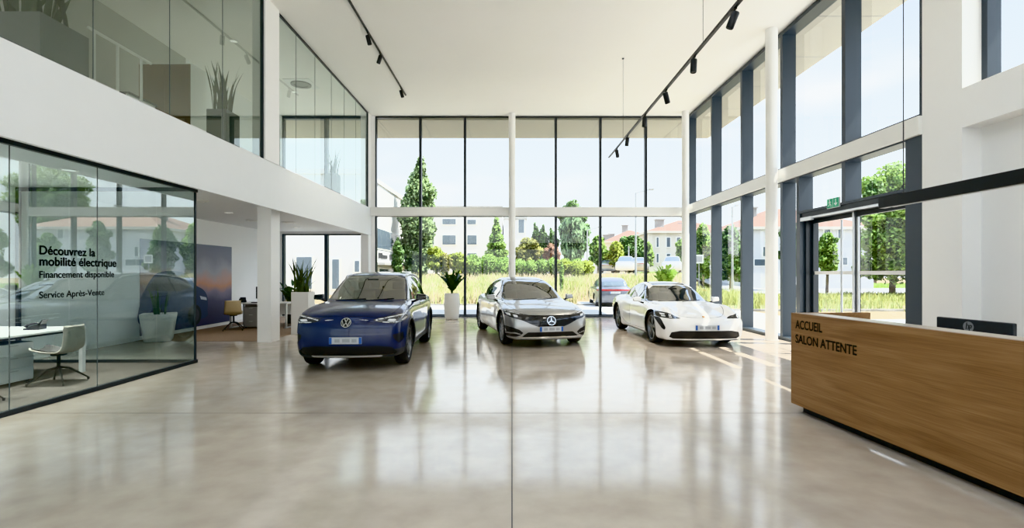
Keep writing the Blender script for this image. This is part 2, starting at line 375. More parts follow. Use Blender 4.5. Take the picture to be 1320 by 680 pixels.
# high window in the near right wall
for a, b_ in ((4.9, 7.17), (2.6, 4.9)): window('x', a, b_, 4.27, ZC, 0.09, XG, XG+0.2, XG+0.12, 0.05)
for a, b_ in ((-4.2, -2.1), (-2.1, 0.0), (0.0, 2.0)): window('x', a, b_, 4.27, ZC, 0.06, XG, XG+0.2, XG+0.12, 0.05)  # unseen high windows, added for more daylight
# gallery and ground floor windows at the far left
for a, b_ in ((-8.52, -6.9), (-6.9, -5.45)):
    window('y', a, b_, 4.0, ZC-0.02, 0.06, 18.40, 18.58, 18.50, 0.05, wt=0.1)
    window('y', a, b_, 0.03, 3.06, 0.06, 18.40, 18.58, 18.50, 0.05)
struct('wall_back', MB().box(XL, -8.52, 18.36, 18.62, 0, ZC).box(-8.52, -5.08, 18.38, 18.60, 3.06, 4.0).box(-5.45, -5.08, 18.42, 18.62, 0, ZC), 'white_wall')
# rear of the hall behind the camera: glazing added to let daylight in
rb = [XL+0.3, -5.4, -2.5, 0.4, 3.3, 6.2]
for i in range(5):
    window('y', rb[i], rb[i+1], 0.03, 3.7, 0.05, YR-0.14, YR, YR-0.07, 0.05)
    window('y', rb[i], rb[i+1], 4.1, ZC, 0.05, YR-0.14, YR, YR-0.07, 0.05)
struct('wall_rear', MB().box(XL, rb[0], YR-0.16, YR, 0, ZC).box(rb[-1], XR+0.3, YR-0.16, YR, 0, ZC).box(rb[0], rb[-1], YR-0.16, YR, 3.7, 4.1), 'white_wall')
for a, b_ in SKX: window('x', -4.0, 7.0, ZC+0.3, 9.45, 0.06, a-0.03, a+0.03, a, 0.06)  # glazing of the added roof lights
# roof overhang outside
so = MB().box(XL-1, 8.42, YB+0.3, 21.36, 7.40, 7.75).box(XG+0.06, 8.42, YR, YB+0.3, 7.40, 7.75)
struct('roof', so, 'soffit')
sl = MB()
for k in range(6): sl.box(XG+0.1, 8.4, 7.0+k*2.1, 7.015+k*2.1, 7.394, 7.40)
for k in range(8): sl.box(bx[k], bx[k]+0.012, 18.65, 21.3, 7.394, 7.40)
struct('trim_6', sl, 'bgrey')
# baseboards
struct('baseboard_left', MB().box(XL, XL+0.015, 8.95, 18.36, 0.0, 0.10), 'white_plastic')
struct('baseboard_right', MB().box(XR-0.012, XR, 7.17, 7.87, 0.0, 0.08).box(XG-0.012, XG, 2.6, 7.17, 0, 0.08), 'white_plastic')

# entrance door in the right glazing
def entrance():
    d = bpy.data.objects.new('door_1', None); COL.objects.link(d); d['kind'] = 'structure'
    y0, y1, z1 = 8.2, 11.2, 2.80
    MB().box(XR+0.1, XG+0.1, y1-0.06, y1, 0.03, z1).box(XR+0.1, XG+0.1, y0, y0+0.05, 0.03, z1).box(XR+0.02, XG+0.1, y0, y1, z1, 2.97).build('door_frame', 'frame_dark', d)
    ym = 9.72
    for (a, b_) in ((y0+0.05, ym), (ym, y1-0.06)):
        fr = MB()
        fr.box(XG-0.06, XG, a, a+0.07, 0.04, z1); fr.box(XG-0.06, XG, b_-0.07, b_, 0.04, z1)
        fr.box(XG-0.06, XG, a+0.07, b_-0.07, 0.04, 0.16); fr.box(XG-0.06, XG, a+0.07, b_-0.07, z1-0.09, z1)
        leaf = fr.build('door_leaf', 'frame_dark', d)
        MB().quad((XG-0.03, a+0.07, 0.16), (XG-0.03, b_-0.07, 0.16), (XG-0.03, b_-0.07, z1-0.09), (XG-0.03, a+0.07, z1-0.09)).build('pane', 'glass_clear', leaf)
        MB().box(XG-0.034, XG-0.032, a+0.07, b_-0.07, 1.575, 1.645).build('glass_strip', 'white_plastic', leaf)
        yy = (b_-0.20) if b_ == ym else (a+0.28)
        h = MB().tube([(XG-0.14, yy, 0.2), (XG-0.14, yy, 2.68)], 0.022, 12)
        for z in (0.35, 2.5): h.tube([(XG-0.14, yy, z), (XG-0.05, yy, z)], 0.012, 8)
        h.build('pull_handle', 'silver', leaf, smooth=True)
    MB().box(XG-0.10, XG-0.03, ym-0.02, ym+0.03, 0.04, z1).build('meeting_stile', 'silver', d)
    MB().box(XR-0.02, XR+0.02, 8.25, 11.1, 2.80, 2.835).box(XR-0.03, XR+0.03, 10.75, 11.15, 2.76, 2.84).build('door_operator', 'silver', d)
entrance()
def exit_sign():
    t = thing('exit_sign', 'small green exit sign with white running figure above the entrance door', 'sign', (XR+0.005, 10.02, 3.02))
    MB().box(-0.03, 0, -0.19, 0.19, -0.1, 0.1).build('sign_box', 'white_sign', t)
    MB().box(-0.034, -0.03, -0.18, -0.01, -0.09, 0.09).box(-0.034, -0.03, 0.01, 0.18, -0.09, 0.09).build('sign_face', 'green_sign', t)
    a = MB().box(-0.037, -0.034, -0.105, -0.085, -0.02, 0.07).prism([(-0.15, -0.01), (-0.04, -0.01), (-0.095, -0.07)], -0.037, -0.034, 'x')
    a.build('arrow', 'white_sign', t)
    p = MB().lathe([(0.016, -0.037), (0.016, -0.034)], 12, (0, 0.10, 0.062), 'x')
    def limb(pts, w):
        for (u0, v0), (u1, v1) in zip(pts, pts[1:]):
            dx, dy = u1-u0, v1-v0; l = math.hypot(dx, dy) or 1; nx, ny = -dy/l*w, dx/l*w
            p.prism([(u0+nx, v0+ny), (u0-nx, v0-ny), (u1-nx, v1-ny), (u1+nx, v1+ny)], -0.037, -0.034, 'x')
    limb([(0.095, 0.045), (0.085, -0.01)], 0.012); limb([(0.085, -0.01), (0.055, -0.03), (0.05, -0.075)], 0.008)
    limb([(0.085, -0.01), (0.11, -0.045), (0.145, -0.05)], 0.008); limb([(0.095, 0.035), (0.055, 0.02)], 0.006); limb([(0.095, 0.035), (0.13, 0.01)], 0.006)
    p.build('running_figure', 'white_sign', t)
exit_sign()

# gallery glazing on the slab edge (joints between panes)
gy = [YR, -2.1, 0.7, 3.4, 4.82, 6.21, 7.6, 8.99, 10.38]
gy2 = [11.06, 12.04, 13.2, 14.4, 15.5, 16.65, 17.95]
for seq in (gy, gy2):
    for a, b_ in zip(seq, seq[1:]):
        WIN[0] += 1
        fr = MB().box(XF-0.06, XF-0.02, a, b_, 3.995, 4.006).box(XF-0.06, XF-0.02, a, b_, ZC-0.05, ZC)
        if b_ in (10.38, 17.95): fr.box(XF-0.06, XF-0.01, b_, b_+0.05, 4.0, ZC)
        o = struct('window_%d' % WIN[0], fr, 'frame_dark')
        MB().quad((XF-0.04, a+0.004, 4.03), (XF-0.04, b_-0.004, 4.03), (XF-0.04, b_-0.004, ZC-0.05), (XF-0.04, a+0.004, ZC-0.05)).build('pane', 'glass_mezz' if seq is gy else 'glass_far', o)
        MB().box(XF-0.045, XF-0.035, b_-0.003, b_+0.003, 4.03, ZC-0.05).build('glass_joint', 'joint_grey', o)

# glass office: front and end partition
def office():
    oy = [YR, -2.5, 0.0, 2.0, 3.23, 4.42, 5.61, 6.80, 8.9]
    t = thing('glass_partition', 'green tinted glass office wall with black lettering along the left side', 'partition', (XO, 0, 0))
    MB().box(-0.03, 0.03, YR, 8.93, 0.0, 0.055).build('bottom_rail', 'frame_dark', t)
    MB().box(-0.03, 0.03, YR, 8.93, 3.05, 3.135).build('top_rail', 'frame_dark', t)
    for a, b_ in zip(oy, oy[1:]):
        MB().quad((0, a+0.003, 0.055), (0, b_-0.003, 0.055), (0, b_-0.003, 3.05), (0, a+0.003, 3.05)).build('pane', 'glass_office', t)
        if b_ < 8.9: MB().box(-0.005, 0.005, b_-0.003, b_+0.003, 0.055, 3.05).build('glass_joint', 'joint_grey', t)
    MB().box(-0.015, 0.015, 8.885, 8.915, 0.055, 3.05).build('corner_post', 'frame_dark', t)
    base = Matrix(((0, 0, 1, 0.006), (1, 0, 0, 0), (0, 1, 0, 0), (0, 0, 0, 1)))   # text x -> world +y, read from the hall
    def line(body, y, z, w, bold, m_, nm):
        o = text_obj(nm, body, 0.2, m_, t, Matrix.Identity(4), 0.0, 0.001, heavy=0.0055 if bold else 0.003)
        xs = [v.co.x for v in o.data.vertices]; k = w/(max(xs)-min(xs)); x0 = min(xs)
        kz = k
        o.data.transform(Matrix.Translation((0, y, z)) @ base @ Matrix.Diagonal((k, kz, 1, 1)) @ Matrix.Translation((-x0, 0, 0)))
        return o
    line('Découvrez la', 5.96, 1.83, 0.80, 1, 'letter', 'headline')
    line('mobilité électrique', 5.96, 1.695, 1.16, 1, 'letter', 'headline')
    line('Financement disponible', 5.96, 1.545, 1.12, 0, 'letter_grey', 'text_line')
    line('Service Après-Vente', 5.96, 1.30, 0.95, 0, 'letter_grey', 'text_line')
    MB().box(0.004, 0.006, 5.96, 6.14, 1.455, 1.462).build('rule_line', 'letter_grey', t)
    t2 = thing('glass_partition', 'clear glass end wall of the office facing down the hall', 'partition', (0, 8.9, 0))
    MB().box(XL+0.02, XO-0.03, -0.025, 0.025, 0.0, 0.055).build('bottom_rail', 'frame_dark', t2)
    MB().box(XL+0.02, XO-0.03, -0.025, 0.025, 3.07, 3.135).build('top_rail', 'frame_dark', t2)
    MB().box(XL+0.02, XL+0.08, -0.025, 0.025, 0.055, 3.07).build('end_post', 'frame_dark', t2)
    xs = [XL+0.08, -7.94, -6.37, XO-0.03]
    for a, b_ in zip(xs, xs[1:]):
        MB().quad((a+0.004, 0, 0.055), (b_-0.004, 0, 0.055), (b_-0.004, 0, 3.07), (a+0.004, 0, 3.07)).build('pane', 'glass_end', t2)
M['glass_end'] = glass('pale_end_glass', (0.82, 0.88, 0.88), 0.06, 0.8)
office()

# ------------------------------------------------------------------ ceiling lights
def spot_head(loc, rx, ry, label, group, drop):
    t = thing('track_spotlight', label, 'spotlight', loc, 0, group)
    MB().box(-0.018, 0.018, -0.05, 0.05, -0.02, 0.0).tube([(0, 0, -0.02), (0, 0, -drop)], 0.012, 8).build('adapter', 'black', t)
    mx = Matrix.Translation((0, 0, -drop)) @ Matrix.Rotation(rx, 4, 'X') @ Matrix.Rotation(ry, 4, 'Y')
    MB().lathe([(0.045, 0.06), (0.052, 0.05), (0.052, -0.15), (0.046, -0.16), (0.04, -0.15)], 20).xform(mx).build('lamp_body', 'black', t, smooth=True)
    MB().lathe([(0.039, -0.145), (0.039, -0.148)], 20).xform(mx).build('lens', 'lens', t)
    L = bpy.data.lights.new('spot_beam', 'SPOT'); L.energy = 110; L.spot_size = math.radians(75); L.spot_blend = 0.6; L.color = (1, 0.93, 0.82); L.shadow_soft_size = 0.05
    lo = bpy.data.objects.new('spot_beam', L); COL.objects.link(lo); lo.parent = t
    lo.matrix_local = mx @ Matrix.Translation((0, 0, -0.17))
    return t
t = thing('lighting_track', 'slim black lighting track fixed flat on the ceiling', 'track', (-3.48, 0, 0))
MB().box(-0.02, 0.02, 2.0, 16.25, ZC-0.035, ZC).build('rail', 'black', t)
for (px, Y, rx, ry, w) in ((474, 12.0, 0.25, -0.2, 'nearest the camera'), (486, 13.1, 0.1, 0.35, 'second from the far end'), (517, 15.6, 0.2, -0.25, 'nearest the back windows')):
    spot_head((-3.48, Y, ZC-0.035), rx, ry, 'black spotlight on the ceiling fixed track, ' + w, 'spotlights on the flush track', 0.12)
t = thing('lighting_track', 'long black lighting track hung from the ceiling on thin wires', 'track', (3.02, 0, 0))
MB().box(-0.022, 0.022, 1.0, 15.5, 5.19, 5.235).build('rail', 'black', t)
for y in (2.2, 7.85, 13.5): MB().tube([(0, y, 5.23), (0, y, ZC)], 0.004, 6).lathe([(0.03, ZC-0.02), (0.03, ZC)], 12, (0, y, 0)).build('hanging_wire', 'dark_grey', t)
for (Y, rx, ry, w) in ((6.75, 0.3, 0.3, 'first from the camera'), (8.25, 0.0, 0.05, 'second from the camera'), (9.75, 0.35, -0.35, 'third from the camera'),
                       (11.3, 0.1, 0.05, 'fourth from the camera'), (13.0, 0.1, 0.1, 'second from the far end'), (14.3, -0.1, -0.15, 'at the far end')):
    spot_head((3.02, Y, 5.19), rx, ry, 'black spotlight under the hanging track, ' + w, 'spotlights on the hanging track', 0.10)
t = thing('linear_pendant', 'black linear pendant lamp hanging above the reception desk', 'pendant lamp', (3.8, 0, 0))
MB().box(-0.04, 0.04, 1.0, 5.1, 2.265, 2.375).build('housing', 'black', t, bevel=0.004)
MB().box(-0.012, 0.012, 1.1, 4.95, 2.260, 2.265).build('diffuser', 'white_plastic', t)
for y in (1.6, 4.82): MB().tube([(0, y, 2.37), (0, y, ZC)], 0.005, 6).build('hanging_wire', 'black', t)
for (x, y, z, r, lab) in ((-6.6, 10.5, 3.14, 0.16, 'round white ceiling vent in the gallery underside beside the glass office'),
                          (-7.5, 14.4, 3.14, 0.2, 'round white ceiling vent above the open desk'),
                          (-6.7, 14.9, 3.14, 0.2, 'round white ceiling vent beyond the square pillar')):
    t = thing('ceiling_vent', lab, 'vent', (x, y, z))
    MB().lathe([(r, 0), (r, -0.015), (r*0.75, -0.03), (r*0.72, -0.02)], 28).build('vent_ring', 'white_plastic', t, smooth=True)
    MB().lathe([(r*0.55, -0.005), (r*0.5, -0.035), (r*0.2, -0.04)], 28).build('vent_disc', 'white_plastic', t, smooth=True)
def fill_downlight(x, y, z, e, label, grp):  # added fill light to brighten the office and gallery
    t = thing('fill_downlight', label, 'fill_downlight', (x, y, z), 0, grp)
    MB().lathe([(.11, 0), (.11, -.012), (.085, -.012), (.08, 0)], 24, closed=True).build('trim_ring', 'white_plastic', t)
    MB().lathe([(.08, -.002), (.08, -.004)], 24).build('diffuser', 'lens', t)
    L = bpy.data.lights.new('lamp', 'AREA'); L.shape = 'DISK'; L.size = .16; L.spread = math.radians(95); L.energy = e; L.color = (1, .96, .9)
    lo = bpy.data.objects.new('lamp', L); COL.objects.link(lo); lo.parent = t; lo.location = (0, 0, -.02)
for y in (3.0, 5.2, 7.4):
    for x in (-6.6, -8.1): fill_downlight(x, y, 3.14, 32, 'round white fill light added in the office ceiling behind the green glass', 'added office fill lights')
for (x, y) in ((-7.2, 12.6), (-7.2, 16.6)): fill_downlight(x, y, 3.14, 7, 'round white fill light added under the gallery by the mural wall', 'added gallery underside fill lights')
for y in (4.0, 7.5, 12.5, 16.0): fill_downlight(-7.0, y, ZC, 16, 'round white fill light added in the gallery ceiling', 'added gallery fill lights')
t = thing('ceiling_diffuser', 'square white ceiling diffuser with round centre above the gallery', 'diffuser', (-6.5, 15.3, ZC))
MB().box(-0.4, 0.4, -0.4, 0.4, -0.02, 0).build('plate', 'white_plastic', t)
MB().lathe([(0.3, -0.02), (0.3, -0.05), (0.2, -0.06), (0.18, -0.03), (0.1, -0.03)], 32).build('round_vane', 'bgrey', t, smooth=True)

# ------------------------------------------------------------------ reception desk
def reception():
    rz = math.atan2(0.19, 2.46)
    t = thing('reception_desk', 'long oak reception desk with black lettering and dark recessed plinth', 'desk', (3.27, 5.82, 0), rz)
    Ld = 5.0
    MB().box(0, 0.05, -Ld, 0, 0.085, 1.14).build('front_panel', 'oak', t, bevel=0.003)
    MB().box(0.05, 0.95, -0.05, 0, 0.085, 1.14).build('end_panel', 'oak', t, bevel=0.003)
    MB().box(0.05, 0.27, -Ld, -0.05, 1.10, 1.138).build('ledge', 'oak_top_lit', t, bevel=0.003)
    MB().box(0.05, 0.95, -Ld, -0.05, 0.70, 0.735).build('worktop', 'white_plastic', t)
    MB().box(0.09, 0.85, -Ld, -0.09, 0.0, 0.085).build('plinth', 'black', t)
    base = Matrix(((0, 0, -1, -0.002), (-1, 0, 0, 0), (0, 1, 0, 0), (0, 0, 0, 1)))
    def line(body, y, z, w, h):
        o = text_obj('lettering', body, 0.2, 'letter', t, Matrix.Identity(4), 0.0, 0.001, heavy=0.004)
        xs = [v.co.x for v in o.data.vertices]; ys = [v.co.y for v in o.data.vertices]
        k = w/(max(xs)-min(xs)); kz = h/(max(ys)-min(ys))
        o.data.transform(Matrix.Translation((0, y, z)) @ base @ Matrix.Diagonal((k, kz, 1, 1)) @ Matrix.Translation((-min(xs), -min(ys), 0)))
    line('ACCUEIL', -0.085, 0.965, 0.44, 0.10)
    line('SALON ATTENTE', -0.085, 0.80, 0.92, 0.10)
    m = thing('monitor', 'black monitor seen from behind on the reception desk', 'monitor', (4.13, 4.44, 0.735), rz+0.02)
    MB().box(-0.02, 0.02, -0.335, 0.335, 0.06, 0.45).build('screen_case', 'dark_grey', m, bevel=0.008)
    MB().box(0.02, 0.023, -0.32, 0.32, 0.075, 0.435).build('screen', 'screen', m)
    MB().box(0.0, 0.03, -0.03, 0.03, 0.01, 0.2).box(-0.1, 0.12, -0.13, 0.13, 0, 0.012).build('stand', 'black', m, bevel=0.003)
    lg = MB().lathe([(0.048, -0.0215), (0.048, -0.0205)], 24, (0, 0.03, 0.385), 'x').build('maker_emblem', 'pole_grey', m)
    s = MB()
    for (u, v0, v1) in ((0.014, -0.018, 0.026), (0.001, -0.018, 0.010), (-0.006, -0.026, 0.010), (-0.018, -0.008, 0.010)):
        s.prism([(0.03+u-0.0022, 0.385+v0), (0.03+u+0.0022, 0.385+v0), (0.03+u+0.0022-0.005, 0.385+v1), (0.03+u-0.0022-0.005, 0.385+v1)], -0.0228, -0.0216, 'x')
    s.box(-0.0228, -0.0216, 0.03-0.003, 0.03+0.012, 0.393, 0.397).box(-0.0228, -0.0216, 0.03-0.02, 0.03-0.008, 0.393, 0.397).box(-0.0228, -0.0216, 0.03-0.018, 0.03-0.005, 0.376, 0.380)
    s.xform(Matrix.Translation((0, .03, .385)) @ Matrix.Diagonal((1, 1.4, 1.4, 1)) @ Matrix.Translation((0, -.03, -.385))); s.build('letters', 'letter', lg)
M['oak_top_lit'] = mat('lit_oak_top', (0.55, 0.47, 0.38), 0.3, var=0.05)  # paler than the panels: light on the ledge is put into its colour
reception()
# ------------------------------------------------------------------ car bodies: smooth blended volumes turned into meshes and cut into panels
def catmull(P, n=8, closed=False):
    P = np.asarray(P, float); out = []; m = len(P)
    rng_ = range(m) if closed else range(m-1)
    for i in rng_:
        p0 = P[(i-1) % m] if closed or i > 0 else 2*P[0]-P[1]
        p1 = P[i]; p2 = P[(i+1) % m]
        p3 = P[(i+2) % m] if closed or i+2 < m else 2*P[-1]-P[-2]
        for t in np.linspace(0, 1, n, endpoint=False):
            out.append(0.5*((2*p1)+(-p0+p2)*t+(2*p0-5*p1+4*p2-p3)*t*t+(-p0+3*p1-3*p2+p3)*t**3))
    if not closed: out.append(P[-1])
    return np.array(out)
def curve1d(pts, n=400):
    P = catmull(np.array(pts, float), 12); o = np.argsort(P[:, 0]); xs, ys = P[o, 0], P[o, 1]
    return lambda x: np.interp(x, xs, ys)
def poly_sd(u, v, poly):
    P = np.asarray(poly, float); u = np.asarray(u, float); v = np.asarray(v, float)
    d = np.full(u.shape, 1e9); ins = np.zeros(u.shape, bool); n = len(P)
    for i in range(n):
        a, b = P[i], P[(i+1) % n]; e = b-a; L = e@e
        if L < 1e-14: continue
        wu, wv = u-a[0], v-a[1]; t = np.clip((wu*e[0]+wv*e[1])/L, 0, 1)
        d = np.minimum(d, (wu-t*e[0])**2+(wv-t*e[1])**2)
        c = ((a[1] > v) != (b[1] > v)) & (u < (b[0]-a[0])*(v-a[1])/((b[1]-a[1]) if abs(b[1]-a[1]) > 1e-12 else 1e-12)+a[0])
        ins ^= c
    return np.where(ins, -np.sqrt(d), np.sqrt(d))
class Grid2:
    """A signed distance table of one closed outline, read back smoothly."""
    def __init__(s, poly, h=0.012, pad=0.7):
        P = np.asarray(poly); s.h = h; s.lo = P.min(0)-pad; hi = P.max(0)+pad; n = np.ceil((hi-s.lo)/h).astype(int)+2; s.n = n
        uu, vv = np.meshgrid(s.lo[0]+h*np.arange(n[0]), s.lo[1]+h*np.arange(n[1]), indexing='ij')
        s.T = poly_sd(uu, vv, P)
    def __call__(s, u, v):
        a = np.clip((u-s.lo[0])/s.h, 0, s.n[0]-1.001); b = np.clip((v-s.lo[1])/s.h, 0, s.n[1]-1.001)
        i = a.astype(int); j = b.astype(int); fa = a-i; fb = b-j; T = s.T
        return (T[i, j]*(1-fa)+T[i+1, j]*fa)*(1-fb)+(T[i, j+1]*(1-fa)+T[i+1, j+1]*fa)*fb
def smin(a, b, k):
    h = np.clip(0.5+0.5*(b-a)/k, 0, 1); return b*(1-h)+a*h-k*h*(1-h)
def smax(a, b, k): return -smin(-a, -b, k)
def surface_net(f, lo, hi, h):
    n = np.ceil((np.array(hi)-lo)/h).astype(int)+1
    ax = [lo[i]+h*np.arange(n[i]) for i in range(3)]
    X, Y, Z = np.meshgrid(*ax, indexing='ij', sparse=False)
    v = f(X, Y, Z); s = v < 0; c = np.array(n)-1
    acc = np.zeros((*c, 3)); cnt = np.zeros(c)
    offs = [(0, 0, 0), (1, 0, 0), (0, 1, 0), (1, 1, 0), (0, 0, 1), (1, 0, 1), (0, 1, 1), (1, 1, 1)]
    def sl(A, o): return A[o[0]:o[0]+c[0], o[1]:o[1]+c[1], o[2]:o[2]+c[2]]
    for a in range(8):
        for b in range(a+1, 8):
            oa, ob = np.array(offs[a]), np.array(offs[b])
            if np.abs(oa-ob).sum() != 1: continue
            va, vb = sl(v, oa), sl(v, ob); m = (va < 0) != (vb < 0)
            t = np.where(m, va/np.where(m, va-vb, 1), 0)
            for k in range(3): acc[..., k] += np.where(m, oa[k]+t*(ob[k]-oa[k]), 0)
            cnt += m
    act = cnt > 0; idx = -np.ones(c, int); idx[act] = np.arange(act.sum())
    ijk = np.argwhere(act); V = lo+h*(ijk+acc[act]/cnt[act][:, None])
    quads = []
    for k in range(3):
        i1, i2 = (k+1) % 3, (k+2) % 3
        e = [slice(None)]*3; e2 = list(e); e[k] = slice(0, n[k]-1); e2[k] = slice(1, n[k])
        s0, s1 = s[tuple(e)], s[tuple(e2)]; P = np.argwhere(s0 != s1)
        P = P[(P[:, i1] > 0) & (P[:, i2] > 0) & (P[:, i1] < c[i1]) & (P[:, i2] < c[i2])]
        fl = s0[tuple(P.T)]
        def cell(d1, d2):
            Q = P.copy(); Q[:, i1] += d1; Q[:, i2] += d2; return idx[tuple(Q.T)]
        q = np.stack([cell(-1, -1), cell(0, -1), cell(0, 0), cell(-1, 0)], 1)
        q[~fl] = q[~fl][:, ::-1]; quads.append(q)
    return V, np.concatenate(quads)
def refine(f, V, it=4, e=0.006):
    for _ in range(it):
        x, y, z = V.T; d = f(x, y, z)
        g = np.stack([f(x+e, y, z)-f(x-e, y, z), f(x, y+e, z)-f(x, y-e, z), f(x, y, z+e)-f(x, y, z-e)], 1)/(2*e)
        st = d/np.maximum((g*g).sum(1), 0.15); st = np.clip(st, -0.02, 0.02); V = V-g*st[:, None]
    return V
def smooth_verts(V, Q, it=2, lam=0.5, mu=-0.52):
    e = np.concatenate([Q[:, [0, 1]], Q[:, [1, 2]], Q[:, [2, 3]], Q[:, [3, 0]]]); n = len(V)
    e = np.concatenate([e, e[:, ::-1]]); deg = np.bincount(e[:, 0], minlength=n).astype(float); deg[deg == 0] = 1
    for _ in range(it):
        for w in (lam, mu):
            A = np.stack([np.bincount(e[:, 0], V[e[:, 1], k], n) for k in range(3)], 1)/deg[:, None]
            V = V+w*(A-V)
    return V
def vnormals(V, T):
    fn = np.cross(V[T[:, 1]]-V[T[:, 0]], V[T[:, 2]]-V[T[:, 0]]); Nn = np.zeros_like(V)
    for k in range(3):
        for c in range(3): Nn[:, c] += np.bincount(T[:, k], fn[:, c], len(V))
    return Nn/np.maximum(np.linalg.norm(Nn, axis=1), 1e-12)[:, None]
class TM:
    """Triangle mesh with smooth normals that can be cut by a scalar field."""
    def __init__(s, V, Nn, T): s.V, s.N, s.T = V, Nn, T
    def take(s, m):
        T = s.T[m]; u, inv = np.unique(T, return_inverse=True); return TM(s.V[u], s.N[u], inv.reshape(-1, 3))
    def cat(s, o): return TM(np.concatenate([s.V, o.V]), np.concatenate([s.N, o.N]), np.concatenate([s.T, o.T+len(s.V)]))
    def cen(s): return s.V[s.T].mean(1), s.N[s.T].mean(1)
    def clip(s, d):
        V, Nn, T = s.V, s.N, s.T
        neg = d[T] < 0; k = neg.sum(1); mixed = (k > 0) & (k < 3); mi = T[mixed]; nm = neg[mixed]; km = k[mixed]
        if len(mi) == 0: return s.take(k == 3), s.take(k == 0)
        lone = np.where(km == 1, nm.argmax(1), (~nm).argmax(1)); r = np.arange(len(mi))
        a, b, c = mi[r, lone], mi[r, (lone+1) % 3], mi[r, (lone+2) % 3]
        def cut(p, q):
            t = (d[p]/(d[p]-d[q]))[:, None]; return V[p]+t*(V[q]-V[p]), Nn[p]+t*(Nn[q]-Nn[p])
        P1, N1 = cut(a, b); P2, N2 = cut(a, c); n0 = len(V); m = len(mi)
        VV = np.concatenate([V, P1, P2]); NN = np.concatenate([Nn, N1, N2]); i1 = n0+r; i2 = n0+m+r
        tl = np.stack([a, i1, i2], 1); t2 = np.concatenate([np.stack([i1, b, c], 1), np.stack([i1, c, i2], 1)]); l1 = km == 1
        l2 = np.concatenate([l1, l1])
        fin = np.concatenate([T[k == 3], tl[l1], t2[~l2]]); fout = np.concatenate([T[k == 0], tl[~l1], t2[l2]])
        al = TM(VV, NN, np.concatenate([fin, fout])); w = np.zeros(len(al.T), bool); w[:len(fin)] = True
        return al.take(w), al.take(~w)
    def obj(s, name, material, parent, off=0.0):
        if len(s.T) == 0: return None
        Nn = s.N/np.maximum(np.linalg.norm(s.N, axis=1), 1e-9)[:, None]
        return np_obj(name, s.V+Nn*off, s.T, material, parent, Nn)

AXES = {'front': (0, 2), 'rear': (0, 2), 'side': (1, 2), 'top': (0, 1)}
def cut_patch(B, view, poly, cond, smooth=0, seam=0.0):
    """Cut the outline poly, seen in the given view, out of body B. Returns patch, rest (and the seam strip)."""
    poly = catmull(poly, smooth, True) if smooth else np.asarray(poly, float)
    c, n = B.cen(); m = cond(c, n); lo = poly.min(0)-0.06; hi = poly.max(0)+0.06; u, v = AXES[view]
    m &= (c[:, u] > lo[0]) & (c[:, u] < hi[0]) & (c[:, v] > lo[1]) & (c[:, v] < hi[1])
    if not m.any(): return B.take(m), B, B.take(m)
    sel, rest = B.take(m), B.take(~m)
    i, o = sel.clip(poly_sd(sel.V[:, u], sel.V[:, v], poly)+seam)
    if seam:
        st, o = o.clip(poly_sd(o.V[:, u], o.V[:, v], poly)-seam)
        return i, rest.cat(o), st
    return i, rest.cat(o), None
def mirror(poly): return [(-a, b) for a, b in poly][::-1]
FRONT = lambda c, n: (n[:, 1] < -0.08) & (c[:, 1] < 0.2)
REAR = lambda c, n: (n[:, 1] > 0.08) & (c[:, 1] > 2.9)

def car_surface(S, h=0.026):
    lowS, ghS = Grid2(catmull(S['low'], 8, True)), Grid2(catmull(S['gh'], 8, True))
    wp, wz = curve1d(S['plan']), curve1d(S['sec'])
    gp = curve1d(S['ghplan']); wb, R = S['wb'], S['R']
    zb, tum, tum2 = S['belt'], S['tum'], S['tum2']
    y0, y1 = S['y0'], S['y1']
    def f(X, Y, Z):
        ax = np.sqrt(X*X+1e-6)
        tf = sstep(0.9, y0, Y); tr = sstep(wb-0.3, y1, Y)
        yw = Y-S['cf']*np.power(ax, 2.3)*tf+S['cr']*np.power(ax, 2.3)*tr
        zw = Z+S['crown']*ax*ax*sstep(0.6, 1.0, Z/zb)
        low = lowS(yw, zw)
        W = wp(Y)+wz(Z)
        for yc in (0.0, wb):
            r = np.sqrt((Y-yc)**2+(Z-R)**2); W = W+S['flare']*np.exp(-((r-R-0.05)/0.11)**2)*(Z > 0.1)
        a = smax(low, (ax-W)*0.92, S['klow'])
        for (fx, fy, fz, rx, ry_, rz_, kk) in S.get('fender', ()):
            q = np.sqrt(((ax-fx)/rx)**2+((Y-fy)/ry_)**2+((Z-fz)/rz_)**2); a = smin(a, (q-1)*min(rx, ry_, rz_), kk)
        dz = np.maximum(Z-zb, -0.3)
        Wg = gp(Y)-tum*dz-tum2*np.maximum(dz, 0)**2
        ym = S['ghmid']; yg = Y-S['gcf']*ax*ax*sstep(ym, ym-1.2, Y)+S['gcr']*ax*ax*sstep(ym, ym+1.5, Y)
        gh = smax(ghS(yg, Z+S['rcrown']*ax*ax), (ax-Wg)*0.9, S['kgh'])
        return smin(a, gh, S['kun'])
    hw = 1.14
    nx = int(hw/h); lo = np.array([-(nx+0.5)*h, y0-0.12, 0.06]); hi = np.array([(nx+0.5)*h, y1+0.12, S['H']+0.12])
    V, Q = surface_net(f, lo, hi, h); V = refine(f, V); V = smooth_verts(V, Q, 2)
    T = np.concatenate([Q[:, [0, 1, 2]], Q[:, [0, 2, 3]]])
    # the two ways of winding: make normals point outwards
    Nn = vnormals(V, T); c = V.mean(0)
    if ((V-c)*Nn).sum() < 0: T = T[:, ::-1]; Nn = -Nn
    return TM(V, Nn, T), f

